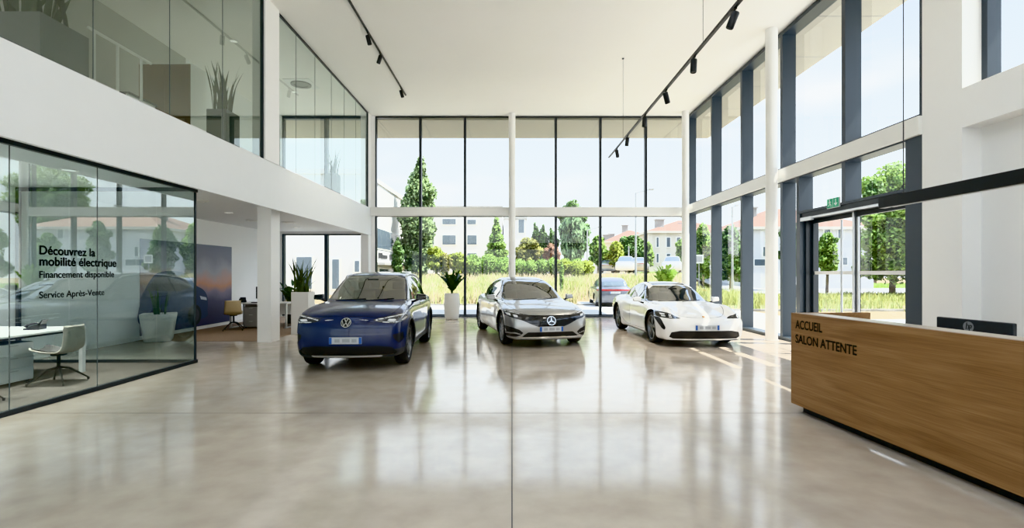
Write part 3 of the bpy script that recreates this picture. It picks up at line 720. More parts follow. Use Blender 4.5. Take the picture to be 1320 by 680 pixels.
def wheel(parent, x, y, R, rimR, width, side, rimmat, spokes=5, kind='split'):
    w = bpy.data.objects.new('wheel', None); COL.objects.link(w); w.parent = parent; w.location = (x, y, R)
    s = side; hw = width/2
    tp = [(rimR, -hw*0.8), (rimR+0.02, -hw*0.95), (R-0.05, -hw), (R-0.015, -hw*0.85), (R, -hw*0.6), (R, hw*0.6), (R-0.015, hw*0.85), (R-0.05, hw), (rimR+0.02, hw*0.95), (rimR, hw*0.8)]
    MB().lathe(tp, 40, (0, 0, 0), 'x', closed=True).build('tyre', 'rubber', w, smooth=True)
    face = s*hw*0.72
    rm = MB().lathe([(rimR+0.004, s*hw*0.86), (rimR-0.012, s*hw*0.9), (rimR-0.028, s*hw*0.72), (rimR-0.035, -s*hw*0.7), (rimR+0.002, -s*hw*0.8)], 40, (0, 0, 0), 'x', closed=True)
    rim = rm.build('rim', rimmat, w, smooth=True)
    sp = MB()
    for k in range(spokes):
        t0 = 2*PI*k/spokes+0.3
        for da in ((-0.13, 0.13) if kind == 'split' else (0.0,)):
            a0, a1 = t0+da*0.5, t0+da*1.5
            d0 = (math.cos(a0), math.sin(a0)); d1 = (math.cos(a1), math.sin(a1)); q0, q1 = (-d0[1], d0[0]), (-d1[1], d1[0])
            w0, w1 = (0.020, 0.026) if kind == 'split' else (0.014, 0.022)
            r0, r1 = 0.04, rimR-0.02
            pl = [(d0[0]*r0+q0[0]*w0, d0[1]*r0+q0[1]*w0), (d1[0]*r1+q1[0]*w1, d1[1]*r1+q1[1]*w1), (d1[0]*r1-q1[0]*w1, d1[1]*r1-q1[1]*w1), (d0[0]*r0-q0[0]*w0, d0[1]*r0-q0[1]*w0)]
            sp.prism(pl, face-s*0.022, face, 'x')
    sp.lathe([(0.062, face-s*0.03), (0.062, face+s*0.002), (0.05, face+s*0.008)], 20, (0, 0, 0), 'x')
    sp.build('spokes', rimmat, rim)
    MB().lathe([(0.165, -s*0.02), (0.165, s*0.0)], 28, (0, 0, 0), 'x').build('brake_disc', 'brake', w)
    MB().lathe([(rimR-0.03, -s*0.06), (rimR-0.03, -s*0.05)], 28, (0, 0, 0), 'x').build('hub_backing', 'black', w)
    return w
def plate(parent, y, z, w=0.52, h=0.11, rear=False, tilt=0.0, name='licence_plate'):
    s = 1 if rear else -1
    p = MB().box(-w/2, w/2, 0, s*0.012, -h/2, h/2).build(name, 'plate', parent, bevel=0.003); p.location = (0, y, z); p.rotation_euler = (tilt, 0, 0)
    b = w/2-0.045
    sx = -1 if not rear else 1
    # the blue band sits on the left for whoever reads the plate; blurred characters are soft grey blocks
    bl = MB().box(-w/2+0.002, -w/2+0.045, s*0.0121, s*0.0135, -h/2+0.004, h/2-0.004)
    bl2 = MB().box(w/2-0.045, w/2-0.002, s*0.0121, s*0.0135, -h/2+0.004, h/2-0.004)
    if rear: bl.v = [(-a, q, c) for a, q, c in bl.v]
    bl.build('blue_band', 'plate_blue', p)
    if not rear: bl2.build('blue_band', 'plate_blue', p)
    sm = MB()
    for (a, c) in ((-0.17, -0.09), (-0.05, 0.07), (0.10, 0.18)): sm.box(a, c, s*0.0121, s*0.0132, -0.028, 0.028)
    sm.build('blurred_characters', 'plate_smudge', p)
    return p
def cabin(t, S, seats):
    wb = S['wb']; zb = S['belt']
    MB().box(-0.68, 0.68, seats[0]-0.95, seats[-1]+0.5, 0.30, 0.34).build('cabin_floor', 'cabin', t)
    d = MB().prism([(seats[0]-1.02, zb-0.20), (seats[0]-1.0, zb-0.03), (seats[0]-0.72, zb+0.0), (seats[0]-0.62, zb-0.06), (seats[0]-0.64, zb-0.28)], -0.66, 0.66, 'x')
    d.build('dashboard', 'cabin', t, bevel=0.02)
    for y in seats:
        for x in (-0.36, 0.36):
            st = MB().box(x-0.25, x+0.25, y-0.30, y+0.22, 0.42, 0.60).build('seat', 'seat_fabric', t, bevel=0.05)
            hh = zb-0.60+0.18
            MB().prism([(y+0.12, 0.55), (y+0.26, 0.55), (y+0.40, 0.60+hh), (y+0.30, 0.60+hh)], x-0.23, x+0.23, 'x').build('seat_back', 'seat_fabric', st, bevel=0.04)
            MB().prism([(y+0.32, 0.62+hh), (y+0.41, 0.62+hh), (y+0.43, 0.78+hh), (y+0.36, 0.78+hh)], x-0.13, x+0.13, 'x').build('headrest', 'seat_fabric', st, bevel=0.03)
    sw = MB(); cx, cy, cz = 0.36, seats[0]-0.48, zb-0.08
    ring = [(cx+0.18*math.cos(a), cy+0.18*math.sin(a)*0.4, cz+0.18*math.sin(a)*0.9) for a in np.linspace(0, 2*PI, 25)]
    sw.tube(ring, 0.014, 8, False); sw.tube([(cx-0.17, cy, cz), (cx+0.17, cy, cz)], 0.018, 6)
    sw.build('steering_wheel', 'black', t, smooth=True)
    MB().box(-0.11, 0.11, seats[0]-0.42, seats[0]-0.40, S['H']-0.22, S['H']-0.15).build('interior_mirror', 'black', t, bevel=0.01)
def mirrors(t, S, paint, low='black_gloss'):
    y, z, x = S['mirror']
    for s in (-1, 1):
        b = MB()
        b.prism([(y-0.06, z+0.01), (y-0.02, z+0.13), (y+0.07, z+0.14), (y+0.10, z+0.02), (y+0.05, z)], 0, 1, 'x')
        vs = []
        for (u, a, c) in b.v:
            k = 1.0 if u == 0 else 0.72
            vs.append((s*(x+0.03 if u == 0 else x+0.22), y+(a-y)*k+(0.03 if u else 0), z+0.07+(c-z-0.07)*k))
        b.v = vs
        m = b.build('door_mirror', paint, t, bevel=0.025, smooth=True, seg=3)
        MB().tube([(s*(x-0.12), y+0.02, z-0.05), (s*(x+0.07), y+0.03, z+0.02)], 0.022, 8).build('mirror_arm', low, m)
        MB().box(s*(x+0.05), s*(x+0.20), y+0.098, y+0.104, z+0.03, z+0.11).build('mirror_glass', 'chrome', m)
def solid_side(B, f, y, z, side):
    """x of the body skin at (y, z) on one side."""
    xs = np.linspace(0.3, 1.15, 400); v = f(xs, np.full(400, y), np.full(400, z)); k = np.where(v < 0)[0]
    return side*(xs[k[-1]] if len(k) else 0.9)
def skin_y(f, x, z, front=True):
    ys = np.linspace(-1.2, 0.8, 500) if front else np.linspace(5.0, 2.2, 500); v = f(np.full(500, x), ys, np.full(500, z)); k = np.where(v < 0)[0]
    return ys[k[0]] if len(k) else 0

def build_car(S, t, paint, h=0.026, detail=True):
    B, f = car_surface(S, h); wb, R = S['wb'], S['R']
    c, n = B.cen()
    # wheel openings
    Ra = R+S['gap']
    d = np.full(len(B.V), 1.0)
    for yc in (0.0, wb): d = np.minimum(d, np.hypot(B.V[:, 1]-yc, B.V[:, 2]-R-0.012)-Ra)
    d = np.where(np.abs(B.V[:, 0]) > 0.42, d, 1.0)
    _, B = B.clip(d)
    under, B = B.clip(B.V[:, 2]-S['ground'])
    under.obj('underbody', 'black', t)
    parts = []
    def P(name, view, poly, cond, m_, smooth=0, off=0.0, both=False, seam=0.0, keep=False):
        nonlocal B
        res = []
        for pl in ([poly, mirror(poly)] if both else [poly]):
            pt, B, st = cut_patch(B, view, pl, cond, smooth, seam)
            if st is not None and len(st.T): seams.append(st)
            if len(pt.T): o = pt.obj(name, m_, t, off); res.append((o, pt))
        return res
    seams = []
    for (name, view, poly, where, m_, sm, off, both) in S['patches']:
        conds = {'front': FRONT, 'rear': REAR, 'top': lambda c, n: n[:, 2] > 0.25, 'hi_front': lambda c, n: (n[:, 1] < -0.05) & (c[:, 2] > S['belt']-0.12),
                 'hi_rear': lambda c, n: (n[:, 1] > 0.02) & (n[:, 2] > 0.0) & (c[:, 2] > S['belt']-0.15), 'right': lambda c, n: (c[:, 0] > 0.3) & (n[:, 0] > 0.2), 'left': lambda c, n: (c[:, 0] < -0.3) & (n[:, 0] < -0.2)}
        if where == 'sides':
            for w_ in ('left', 'right'): P(name, view, poly, conds[w_], m_, sm, off)
        else:
            r_ = P(name, view, poly, conds[where], m_, sm, off, both)
            if name == 'headlight':
                for o, pt in r_:
                    for (sub, sp, sm_, so) in S.get('lamp', ()):
                        for q in (sp, mirror(sp)):
                            i, _, _ = cut_patch(pt, view, q, FRONT)
                            if len(i.T): i.obj(sub, sm_, o, so)
    # doors and bonnet, with dark shut lines
    seams_all = []
    for (name, view, poly, where) in S.get('panels', ()):
        for w_ in (('left', 'right') if where == 'sides' else (where,)):
            cond = {'left': lambda c, n: (c[:, 0] < -0.3) & (n[:, 0] < -0.15), 'right': lambda c, n: (c[:, 0] > 0.3) & (n[:, 0] > 0.15), 'top': lambda c, n: (n[:, 2] > 0.12) & (c[:, 2] > 0.55)}[w_]
            pt, B, st = cut_patch(B, view, catmull(poly, 5, True), cond, 0, 0.004)
            pt.obj(name, paint, t)
            if st is not None and len(st.T): seams_all.append(st)
    clad, B = B.clip(B.V[:, 2]-S['clad']) if S.get('clad') else (None, B)
    if clad is not None: clad.obj('lower_cladding', 'dark_grey', t)
    B.obj('body', paint, t)
    if seams_all:
        a = seams_all[0]
        for s_ in seams_all[1:]: a = a.cat(s_)
        a.obj('shut_lines', 'black', t, -0.004)
    # wheel arch liners
    for yc in (0.0, wb):
        for s in (-1, 1):
            xo = solid_side(B, f, yc, R+Ra+0.03, s)-s*0.015
            prof = []
            seg = 26; vs = []; fs = []
            for i in range(seg+1):
                a = -0.35+(PI+0.7)*i/seg; cy, cz = math.cos(a)*Ra, math.sin(a)*Ra
                vs += [(s*0.45, yc+cy, max(R+0.012+cz, 0.16)), (xo, yc+cy, max(R+0.012+cz, 0.16))]
            fs = [(2*i, 2*i+1, 2*i+3, 2*i+2) for i in range(seg)]; fs.append(tuple(range(0, 2*seg+2, 2)))
            MB().add(vs, fs).build('wheel_arch_liner', 'black', t)
            if S.get('archtrim'):
                pts = []
                for i in range(seg+1):
                    a = -0.25+(PI+0.5)*i/seg; cy, cz = math.cos(a)*(Ra+0.008), math.sin(a)*(Ra+0.008); zz = R+0.012+cz
                    if zz > S['ground']: pts.append((solid_side(B, f, yc+cy, zz, s), yc+cy, zz))
                MB().tube(pts, 0.020, 6).build('wheel_arch_trim', 'dark_grey', t, smooth=True)
            xw = solid_side(B, f, yc+Ra+0.04 if yc == 0 else yc-Ra-0.04, R+0.1, s)
            wheel(t, xw-s*(S['tw']/2+S.get('inset', 0.02)), yc, R, S['rimR'], S['tw'], s, S['rim'], S.get('spokes', 5), S.get('spoke_kind', 'split'))
    cabin(t, S, S['seats'])
    mirrors(t, S, S.get('mirror_mat', paint))
    for (y, z) in S.get('handles', ()):
        for s in (-1, 1):
            x = solid_side(B, f, y, z, s)
            MB().box(x-s*0.005, x+s*0.012, y-0.10, y+0.10, z-0.014, z+0.014).build('door_handle', S.get('handle_mat', paint), t, bevel=0.006)
    return B, f
def wipers(t, f, S):
    for (x0, x1) in ((-0.55, 0.02), (0.0, 0.52)):
        pts = []
        for k in range(8):
            x = x0+(x1-x0)*k/7; z = S['belt']+0.03+0.03*k/7; y = skin_y(f, x, z+0.01); pts.append((x, y-0.012, z+0.01))
        MB().tube(pts, 0.007, 6).build('wiper', 'black', t)

def vw_emblem(t, y, z, r, tilt):
    e = MB().lathe([(r, 0), (r, -0.010), (r*0.86, -0.010), (r*0.86, 0)], 36, (0, 0, 0), 'y', closed=True)
    def bar(p0, p1, w):
        d = Vector((p1[0]-p0[0], p1[1]-p0[1])).normalized(); nn = Vector((-d.y, d.x))*w
        e.prism([(p0[0]+nn.x, p0[1]+nn.y), (p0[0]-nn.x, p0[1]-nn.y), (p1[0]-nn.x, p1[1]-nn.y), (p1[0]+nn.x, p1[1]+nn.y)], -0.010, -0.002, 'y')
    w = 0.075*r
    for s in (-1, 1):
        bar((s*0.36*r, 0.80*r), (0, 0.10*r), w)
        bar((s*0.78*r, 0.42*r), (s*0.36*r, -0.72*r), w); bar((s*0.36*r, -0.72*r), (0, 0.02*r), w)
    o = e.build('front_emblem', 'chrome', t); o.location = (0, y, z); o.rotation_euler = (tilt, 0, 0)
    MB().lathe([(r*0.9, 0.002), (r*0.9, -0.001)], 30, (0, 0, 0), 'y').build('emblem_disc', 'black_gloss', o)
def star_emblem(t, y, z, r, tilt):
    e = MB().lathe([(r, 0), (r, -0.012), (r*0.87, -0.012), (r*0.87, 0)], 36, (0, 0, 0), 'y', closed=True)
    for k in range(3):
        a = PI/2+2*PI*k/3; d = Vector((math.cos(a), math.sin(a))); q = Vector((-d.y, d.x)); p = d*r*0.92; w = q*r*0.15; b = -d*r*0.05
        e.prism([(b.x+w.x, b.y+w.y), (b.x-w.x, b.y-w.y), (p.x-q.x*0.004, p.y-q.y*0.004), (p.x+q.x*0.004, p.y+q.y*0.004)], -0.012, -0.001, 'y')
    o = e.build('front_emblem', 'chrome', t); o.location = (0, y, z); o.rotation_euler = (tilt, 0, 0)
    MB().lathe([(r*0.92, 0.002), (r*0.92, -0.001)], 30, (0, 0, 0), 'y').build('emblem_disc', 'black_gloss', o)

# ---- dark blue electric SUV
SUV = dict(wb=2.77, R=0.365, y0=-0.85, y1=3.74, H=1.64, belt=1.06, ground=0.23, clad=0.36, gap=0.05,
    low=[(-0.70, .215), (-0.80, .26), (-0.845, .42), (-0.85, .60), (-0.83, .76), (-0.76, .89), (-0.58, .98), (-0.25, 1.045), (0.2, 1.09), (0.7, 1.10), (1.6, 1.09), (2.6, 1.12), (3.3, 1.13), (3.60, 1.08), (3.70, .95), (3.74, .75), (3.72, .50), (3.64, .32), (3.5, .22), (2.6, .20), (1.2, .19), (0, .20)],
    gh=[(0.15, 0.95), (0.38, 1.12), (0.85, 1.38), (1.20, 1.545), (1.55, 1.615), (2.0, 1.635), (2.5, 1.62), (3.0, 1.555), (3.35, 1.46), (3.46, 1.36), (3.62, 1.12), (3.62, 0.9), (2.5, .8), (1.2, .8)],
    plan=[(-1.3, .30), (-.95, .62), (-.82, .76), (-.65, .835), (-.35, .872), (0, .885), (.7, .89), (1.4, .895), (2.2, .90), (2.9, .895), (3.3, .86), (3.6, .79), (3.8, .66), (4.1, .4)],
    sec=[(0, -.10), (.18, -.07), (.28, -.02), (.42, .005), (.60, .012), (.78, .005), (.92, .0), (1.02, -.03), (1.12, -.09), (1.3, -.3), (1.8, -.8)],
    ghplan=[(-.5, .66), (.2, .72), (.8, .775), (1.5, .80), (2.2, .80), (2.9, .77), (3.3, .72), (3.8, .64)],
    tum=.26, tum2=.26, cf=.20, cr=.14, crown=.055, flare=.022, klow=.10, ghmid=1.8, gcf=.24, gcr=.18, rcrown=.07, kgh=.10, kun=.035,
    mirror=(0.78, 1.07, .86), seats=(1.45, 2.3), tw=.235, rimR=.265, rim='rim_dark', archtrim=True, mirror_mat='black_gloss', handles=((1.52, .99), (2.45, 1.01)),
    patches=[
        ('windscreen', 'front', [(-.72, 1.11), (.72, 1.11), (.60, 1.50), (.42, 1.555), (-.42, 1.555), (-.60, 1.50)], 'hi_front', 'glass_car', 0, 0, False),
        ('rear_window', 'rear', [(-.62, 1.15), (.62, 1.15), (.54, 1.42), (-.54, 1.42)], 'hi_rear', 'glass_car', 0, 0, False),
        ('side_window', 'side', [(.66, 1.115), (1.20, 1.445), (1.45, 1.525), (1.66, 1.54), (1.66, 1.09)], 'sides', 'glass_car', 0, 0, False),
        ('side_window', 'side', [(1.73, 1.09), (1.73, 1.54), (2.1, 1.545), (2.55, 1.515), (2.62, 1.12)], 'sides', 'glass_car', 0, 0, False),
        ('side_window', 'side', [(2.69, 1.13), (2.63, 1.505), (3.0, 1.44), (3.28, 1.32), (3.36, 1.20)], 'sides', 'glass_car', 0, 0, False),
        ('window_surround', 'side', [(.55, 1.085), (1.18, 1.475), (1.45, 1.55), (2.1, 1.57), (2.6, 1.545), (3.05, 1.46), (3.35, 1.33), (3.45, 1.19), (2.6, 1.095), (1.6, 1.065)], 'sides', 'black_gloss', 0, 0, False),
        ('glass_roof', 'top', [(-.46, 1.42), (.46, 1.42), (.50, 2.0), (.46, 3.05), (-.46, 3.05), (-.50, 2.0)], 'top', 'black_gloss', 0, 0.001, False),
        ('headlight', 'front', [(.40, .842), (.58, .885), (.76, .915), (.93, .945), (.95, .88), (.88, .81), (.78, .775), (.62, .785), (.48, .812)], 'front', 'lamp_inner', 0, 0.002, True),
        ('light_bar', 'front', [(.095, .845), (.40, .844), (.40, .833), (.095, .833)], 'front', 'led', 0, 0.004, True),
        ('lower_intake', 'front', [(-.72, .40), (-.50, .425), (.50, .425), (.72, .40), (.80, .30), (.72, .27), (-.72, .27), (-.80, .30)], 'front', 'black', 0, -0.012, False),
        ('air_curtain', 'front', [(.73, .60), (.87, .625), (.875, .50), (.82, .455), (.75, .53)], 'front', 'black', 0, -0.006, True),
        ('skid_trim', 'front', [(-.60, .268), (.60, .268), (.54, .235), (-.54, .235)], 'front', 'silver', 0, 0.003, False),
        ('tail_light', 'rear', [(-.86, .98), (.86, .98), (.86, .90), (-.86, .90)], 'rear', 'red_light', 0, 0.002, False),
    ],
    lamp=[('daytime_strip', [(.44, .838), (.60, .872), (.78, .902), (.92, .928), (.92, .912), (.78, .886), (.60, .857), (.46, .826)], 'led', 0.005),
          ('daytime_strip', [(.56, .80), (.64, .792), (.78, .788), (.87, .82), (.89, .86), (.87, .858), (.84, .825), (.77, .802), (.65, .806), (.57, .813)], 'led', 0.005),
          ('lamp_unit', [(.64, .815), (.76, .812), (.80, .845), (.66, .85)], 'led', 0.004)],
    panels=[('bonnet', 'top', [(-.68, -.62), (-.3, -.74), (.3, -.74), (.68, -.62), (.76, 0.0), (.74, .42), (0, .30), (-.74, .42)], 'top'),
            ('front_door', 'side', [(.50, 1.06), (.48, .75), (.50, .45), (.62, .38), (1.2, .37), (1.64, .38), (1.69, .6), (1.70, 1.05), (1.1, 1.05)], 'sides'),
            ('rear_door', 'side', [(1.74, 1.05), (1.73, .6), (1.70, .38), (2.2, .38), (2.35, .45), (2.42, .62), (2.66, .85), (2.66, 1.08), (2.2, 1.06)], 'sides')])
# ---- silver electric saloon
SALOON = dict(wb=3.12, R=0.365, y0=-0.86, y1=4.08, H=1.51, belt=0.94, ground=0.19, clad=0.0, gap=0.045,
    low=[(-0.72, .17), (-0.82, .22), (-0.86, .38), (-0.86, .52), (-0.82, .66), (-0.72, .755), (-0.45, .845), (0.0, .925), (0.45, .985), (0.9, 1.0), (1.8, .97), (2.8, .99), (3.5, 1.03), (3.9, 1.02), (4.05, .93), (4.08, .75), (4.05, .5), (3.95, .3), (3.8, .2), (2.6, .17), (1.2, .16), (0, .165)],
    gh=[(0.0, 0.86), (0.30, 1.0), (0.75, 1.215), (1.15, 1.38), (1.5, 1.465), (1.9, 1.505), (2.3, 1.50), (2.8, 1.43), (3.3, 1.285), (3.7, 1.13), (4.0, 1.0), (4.0, .85), (2.5, .75), (1.2, .72)],
    plan=[(-1.3, .34), (-.98, .64), (-.84, .77), (-.65, .85), (-.35, .895), (0, .912), (.7, .915), (1.5, .915), (2.4, .92), (3.2, .92), (3.6, .88), (3.95, .78), (4.15, .6), (4.4, .4)],
    sec=[(0, -.10), (.16, -.06), (.26, -.015), (.40, .008), (.55, .014), (.70, .008), (.84, .0), (.94, -.03), (1.02, -.08), (1.2, -.3), (1.8, -.8)],
    ghplan=[(-.5, .62), (.2, .70), (.8, .775), (1.5, .81), (2.3, .81), (3.0, .77), (3.5, .70), (4.0, .62)],
    tum=.34, tum2=.26, cf=.22, cr=.16, crown=.06, flare=.024, klow=.10, ghmid=1.9, gcf=.28, gcr=.2, rcrown=.085, kgh=.12, kun=.05,
    mirror=(0.80, .955, .875), seats=(1.55, 2.5), tw=.245, rimR=.275, rim='rim_dark', spokes=12, spoke_kind='thin', handles=((1.62, .83), (2.62, .85)), handle_mat='chrome',
    patches=[
        ('windscreen', 'front', [(-.73, 1.005), (.73, 1.005), (.60, 1.33), (.45, 1.405), (-.45, 1.405), (-.60, 1.33)], 'hi_front', 'glass_car', 0, 0, False),
        ('rear_window', 'rear', [(-.58, 1.12), (.58, 1.12), (.46, 1.42), (-.46, 1.42)], 'hi_rear', 'glass_car', 0, 0, False),
        ('side_window', 'side', [(.72, 1.0), (1.10, 1.24), (1.45, 1.375), (1.72, 1.43), (1.72, .985)], 'sides', 'glass_car', 0, 0, False),
        ('side_window', 'side', [(1.79, .985), (1.79, 1.435), (2.15, 1.44), (2.55, 1.40), (2.75, 1.01)], 'sides', 'glass_car', 0, 0, False),
        ('side_window', 'side', [(2.82, 1.015), (2.64, 1.385), (2.95, 1.31), (3.3, 1.18), (3.42, 1.08)], 'sides', 'glass_car', 0, 0, False),
        ('window_surround', 'side', [(.58, .975), (1.06, 1.255), (1.42, 1.40), (1.8, 1.465), (2.2, 1.47), (2.6, 1.42), (3.0, 1.325), (3.4, 1.17), (3.55, 1.07), (2.7, .985), (1.7, .96)], 'sides', 'black_gloss', 0, 0, False),
        ('glass_roof', 'top', [(-.44, 1.36), (.44, 1.36), (.47, 2.0), (.40, 2.75), (-.40, 2.75), (-.47, 2.0)], 'top', 'black_gloss', 0, 0.001, False),
        ('headlight', 'front', [(.47, .705), (.62, .735), (.80, .775), (.94, .815), (.97, .755), (.90, .69), (.78, .645), (.64, .625), (.55, .645)], 'front', 'lamp_black', 0, 0.003, True),
        ('grille', 'front', [(-.96, .80), (-.62, .737), (-.47, .708), (0, .70), (.47, .708), (.62, .737), (.96, .80), (.96, .715), (.80, .645), (.60, .592), (.42, .51), (.29, .462), (-.29, .462), (-.42, .51), (-.60, .592), (-.80, .645), (-.96, .715)], 'front', 'black_gloss', 0, 0.0, False),
        ('lower_intake', 'front', [(-.50, .345), (.50, .345), (.64, .245), (-.64, .245)], 'front', 'black', 0, -0.012, False),
        ('intake_trim', 'front', [(-.72, .245), (.72, .245), (.70, .222), (-.70, .222)], 'front', 'chrome', 0, 0.003, False),
        ('air_blade', 'front', [(.64, .315), (.78, .35), (.97, .335), (.97, .30), (.78, .318), (.66, .295)], 'front', 'paint_silver', 0, 0.004, True),
        ('air_curtain', 'front', [(.60, .33), (.68, .40), (.80, .445), (.945, .475), (.93, .44), (.90, .36), (.97, .30), (.90, .25), (.74, .25), (.66, .28)], 'front', 'black', 0, -0.006, True),
        ('tail_light', 'rear', [(-.86, .88), (.86, .88), (.86, .82), (-.86, .82)], 'rear', 'red_light', 0, 0.002, False),
    ],
    lamp=[('daytime_strip', [(.52, .712), (.66, .735), (.82, .772), (.94, .805), (.94, .788), (.82, .757), (.66, .722)], 'led', 0.005),
          ('lamp_unit', [(.70, .665), (.78, .672), (.80, .72), (.71, .705)], 'led', 0.004), ('lamp_unit', [(.83, .69), (.89, .71), (.91, .755), (.84, .74)], 'led', 0.004)],
    panels=[('bonnet', 'top', [(-.70, -.45), (-.4, -.66), (.4, -.66), (.70, -.45), (.76, 0.0), (.74, .40), (0, .24), (-.74, .40)], 'top'),
            ('front_door', 'side', [(.50, .95), (.46, .70), (.48, .38), (.60, .30), (1.2, .28), (1.70, .29), (1.75, .5), (1.76, .95), (1.1, .94)], 'sides'),
            ('rear_door', 'side', [(1.80, .95), (1.79, .5), (1.76, .29), (2.3, .30), (2.6, .36), (2.72, .55), (2.80, .75), (2.80, .97), (2.2, .95)], 'sides')])
# ---- white electric sports saloon
SPORT = dict(wb=2.90, R=0.36, y0=-0.93, y1=4.03, H=1.38, belt=0.88, ground=0.16, clad=0.0, gap=0.04,
    low=[(-0.76, .13), (-0.88, .17), (-0.925, .30), (-0.93, .42), (-0.90, .53), (-0.82, .61), (-0.62, .685), (-0.3, .755), (0.1, .83), (0.5, .90), (0.9, .925), (1.8, .90), (2.7, .93), (3.3, .97), (3.75, .96), (3.97, .90), (4.02, .75), (4.0, .5), (3.92, .3), (3.8, .2), (2.6, .14), (1.2, .13), (0, .13)],
    gh=[(0.15, 0.78), (0.45, .91), (0.85, 1.10), (1.20, 1.255), (1.5, 1.34), (1.85, 1.38), (2.2, 1.37), (2.65, 1.295), (3.1, 1.16), (3.5, 1.02), (3.8, .92), (3.7, .8), (2.5, .72), (1.2, .70)],
    plan=[(-1.4, .34), (-1.06, .68), (-.92, .81), (-.72, .885), (-.4, .915), (0, .925), (.6, .90), (1.4, .89), (2.2, .91), (2.9, .945), (3.4, .92), (3.8, .84), (4.05, .68), (4.3, .4)],
    sec=[(0, -.10), (.14, -.05), (.24, -.01), (.38, .008), (.52, .014), (.66, .006), (.78, -.01), (.88, -.05), (.96, -.11), (1.2, -.35), (1.8, -.8)],
    ghplan=[(-.5, .60), (.3, .70), (.9, .765), (1.5, .79), (2.2, .77), (2.8, .72), (3.3, .64), (3.8, .55)],
    tum=.36, tum2=.30, cf=.22, cr=.18, crown=.03, flare=.026, klow=.11, ghmid=1.8, gcf=.28, gcr=.2, rcrown=.09, kgh=.12, kun=.06,
    fender=((.71, .02, .56, .20, .85, .325, .07), (.74, 2.95, .62, .21, .75, .29, .12)),
    mirror=(0.82, .885, .87), seats=(1.5, 2.35), tw=.26, rimR=.275, rim='rim_dark', spokes=5, handles=(), inset=.015,
    patches=[
        ('windscreen', 'front', [(-.71, .925), (.71, .925), (.57, 1.21), (.42, 1.285), (-.42, 1.285), (-.57, 1.21)], 'hi_front', 'glass_car', 0, 0, False),
        ('rear_window', 'rear', [(-.50, 1.0), (.50, 1.0), (.42, 1.30), (-.42, 1.30)], 'hi_rear', 'glass_car', 0, 0, False),
        ('side_window', 'side', [(.78, .935), (1.15, 1.135), (1.45, 1.255), (1.72, 1.31), (1.72, .925)], 'sides', 'glass_car', 0, 0, False),
        ('side_window', 'side', [(1.78, .925), (1.78, 1.315), (2.15, 1.31), (2.5, 1.25), (2.85, 1.12), (3.0, 1.02), (2.7, .955)], 'sides', 'glass_car', 0, 0, False),
        ('window_surround', 'side', [(.64, .91), (1.10, 1.155), (1.42, 1.28), (1.8, 1.34), (2.2, 1.335), (2.55, 1.27), (2.9, 1.135), (3.1, 1.01), (2.7, .935), (1.7, .905)], 'sides', 'black_gloss', 0, 0, False),
        ('glass_roof', 'top', [(-.42, 1.38), (.42, 1.38), (.45, 1.9), (.36, 2.6), (-.36, 2.6), (-.45, 1.9)], 'top', 'black_gloss', 0, 0.001, False),
        ('headlight', 'front', [(.50, .615), (.62, .675), (.76, .735), (.90, .765), (.965, .735), (.965, .66), (.90, .635), (.72, .620)], 'front', 'lamp_black', 0, 0.002, True),
        ('tear_vent', 'front', [(.965, .645), (.90, .632), (.885, .53), (.845, .42), (.865, .375), (.90, .40), (.935, .52)], 'front', 'black', 0, -0.006, True),
        ('lower_intake', 'front', [(-.74, .33), (-.56, .365), (.56, .365), (.74, .33), (.78, .23), (.70, .19), (-.70, .19), (-.78, .23)], 'front', 'black', 0, -0.012, False),
        ('tail_light', 'rear', [(-.86, .86), (.86, .86), (.86, .82), (-.86, .82)], 'rear', 'red_light', 0, 0.002, False),
    ],
    lamp=[('lamp_unit', [(.72, .68), (.77, .68), (.77, .705), (.72, .70)], 'led', 0.004), ('lamp_unit', [(.81, .69), (.87, .69), (.87, .725), (.81, .72)], 'led', 0.004),
          ('lamp_unit', [(.72, .642), (.77, .645), (.77, .665), (.72, .662)], 'led', 0.004), ('lamp_unit', [(.81, .655), (.87, .658), (.87, .678), (.81, .675)], 'led', 0.004)],
    panels=[('bonnet', 'top', [(-.58, -.45), (-.3, -.74), (.3, -.74), (.58, -.45), (.66, 0.0), (.72, .50), (0, .36), (-.72, .50)], 'top'),
            ('front_door', 'side', [(.58, .88), (.52, .65), (.52, .35), (.62, .27), (1.2, .25), (1.74, .26), (1.78, .5), (1.76, .89), (1.1, .88)], 'sides'),
            ('rear_door', 'side', [(1.80, .89), (1.82, .5), (1.78, .26), (2.2, .28), (2.42, .40), (2.5, .62), (2.62, .80), (2.66, .91), (2.2, .90)], 'sides')])
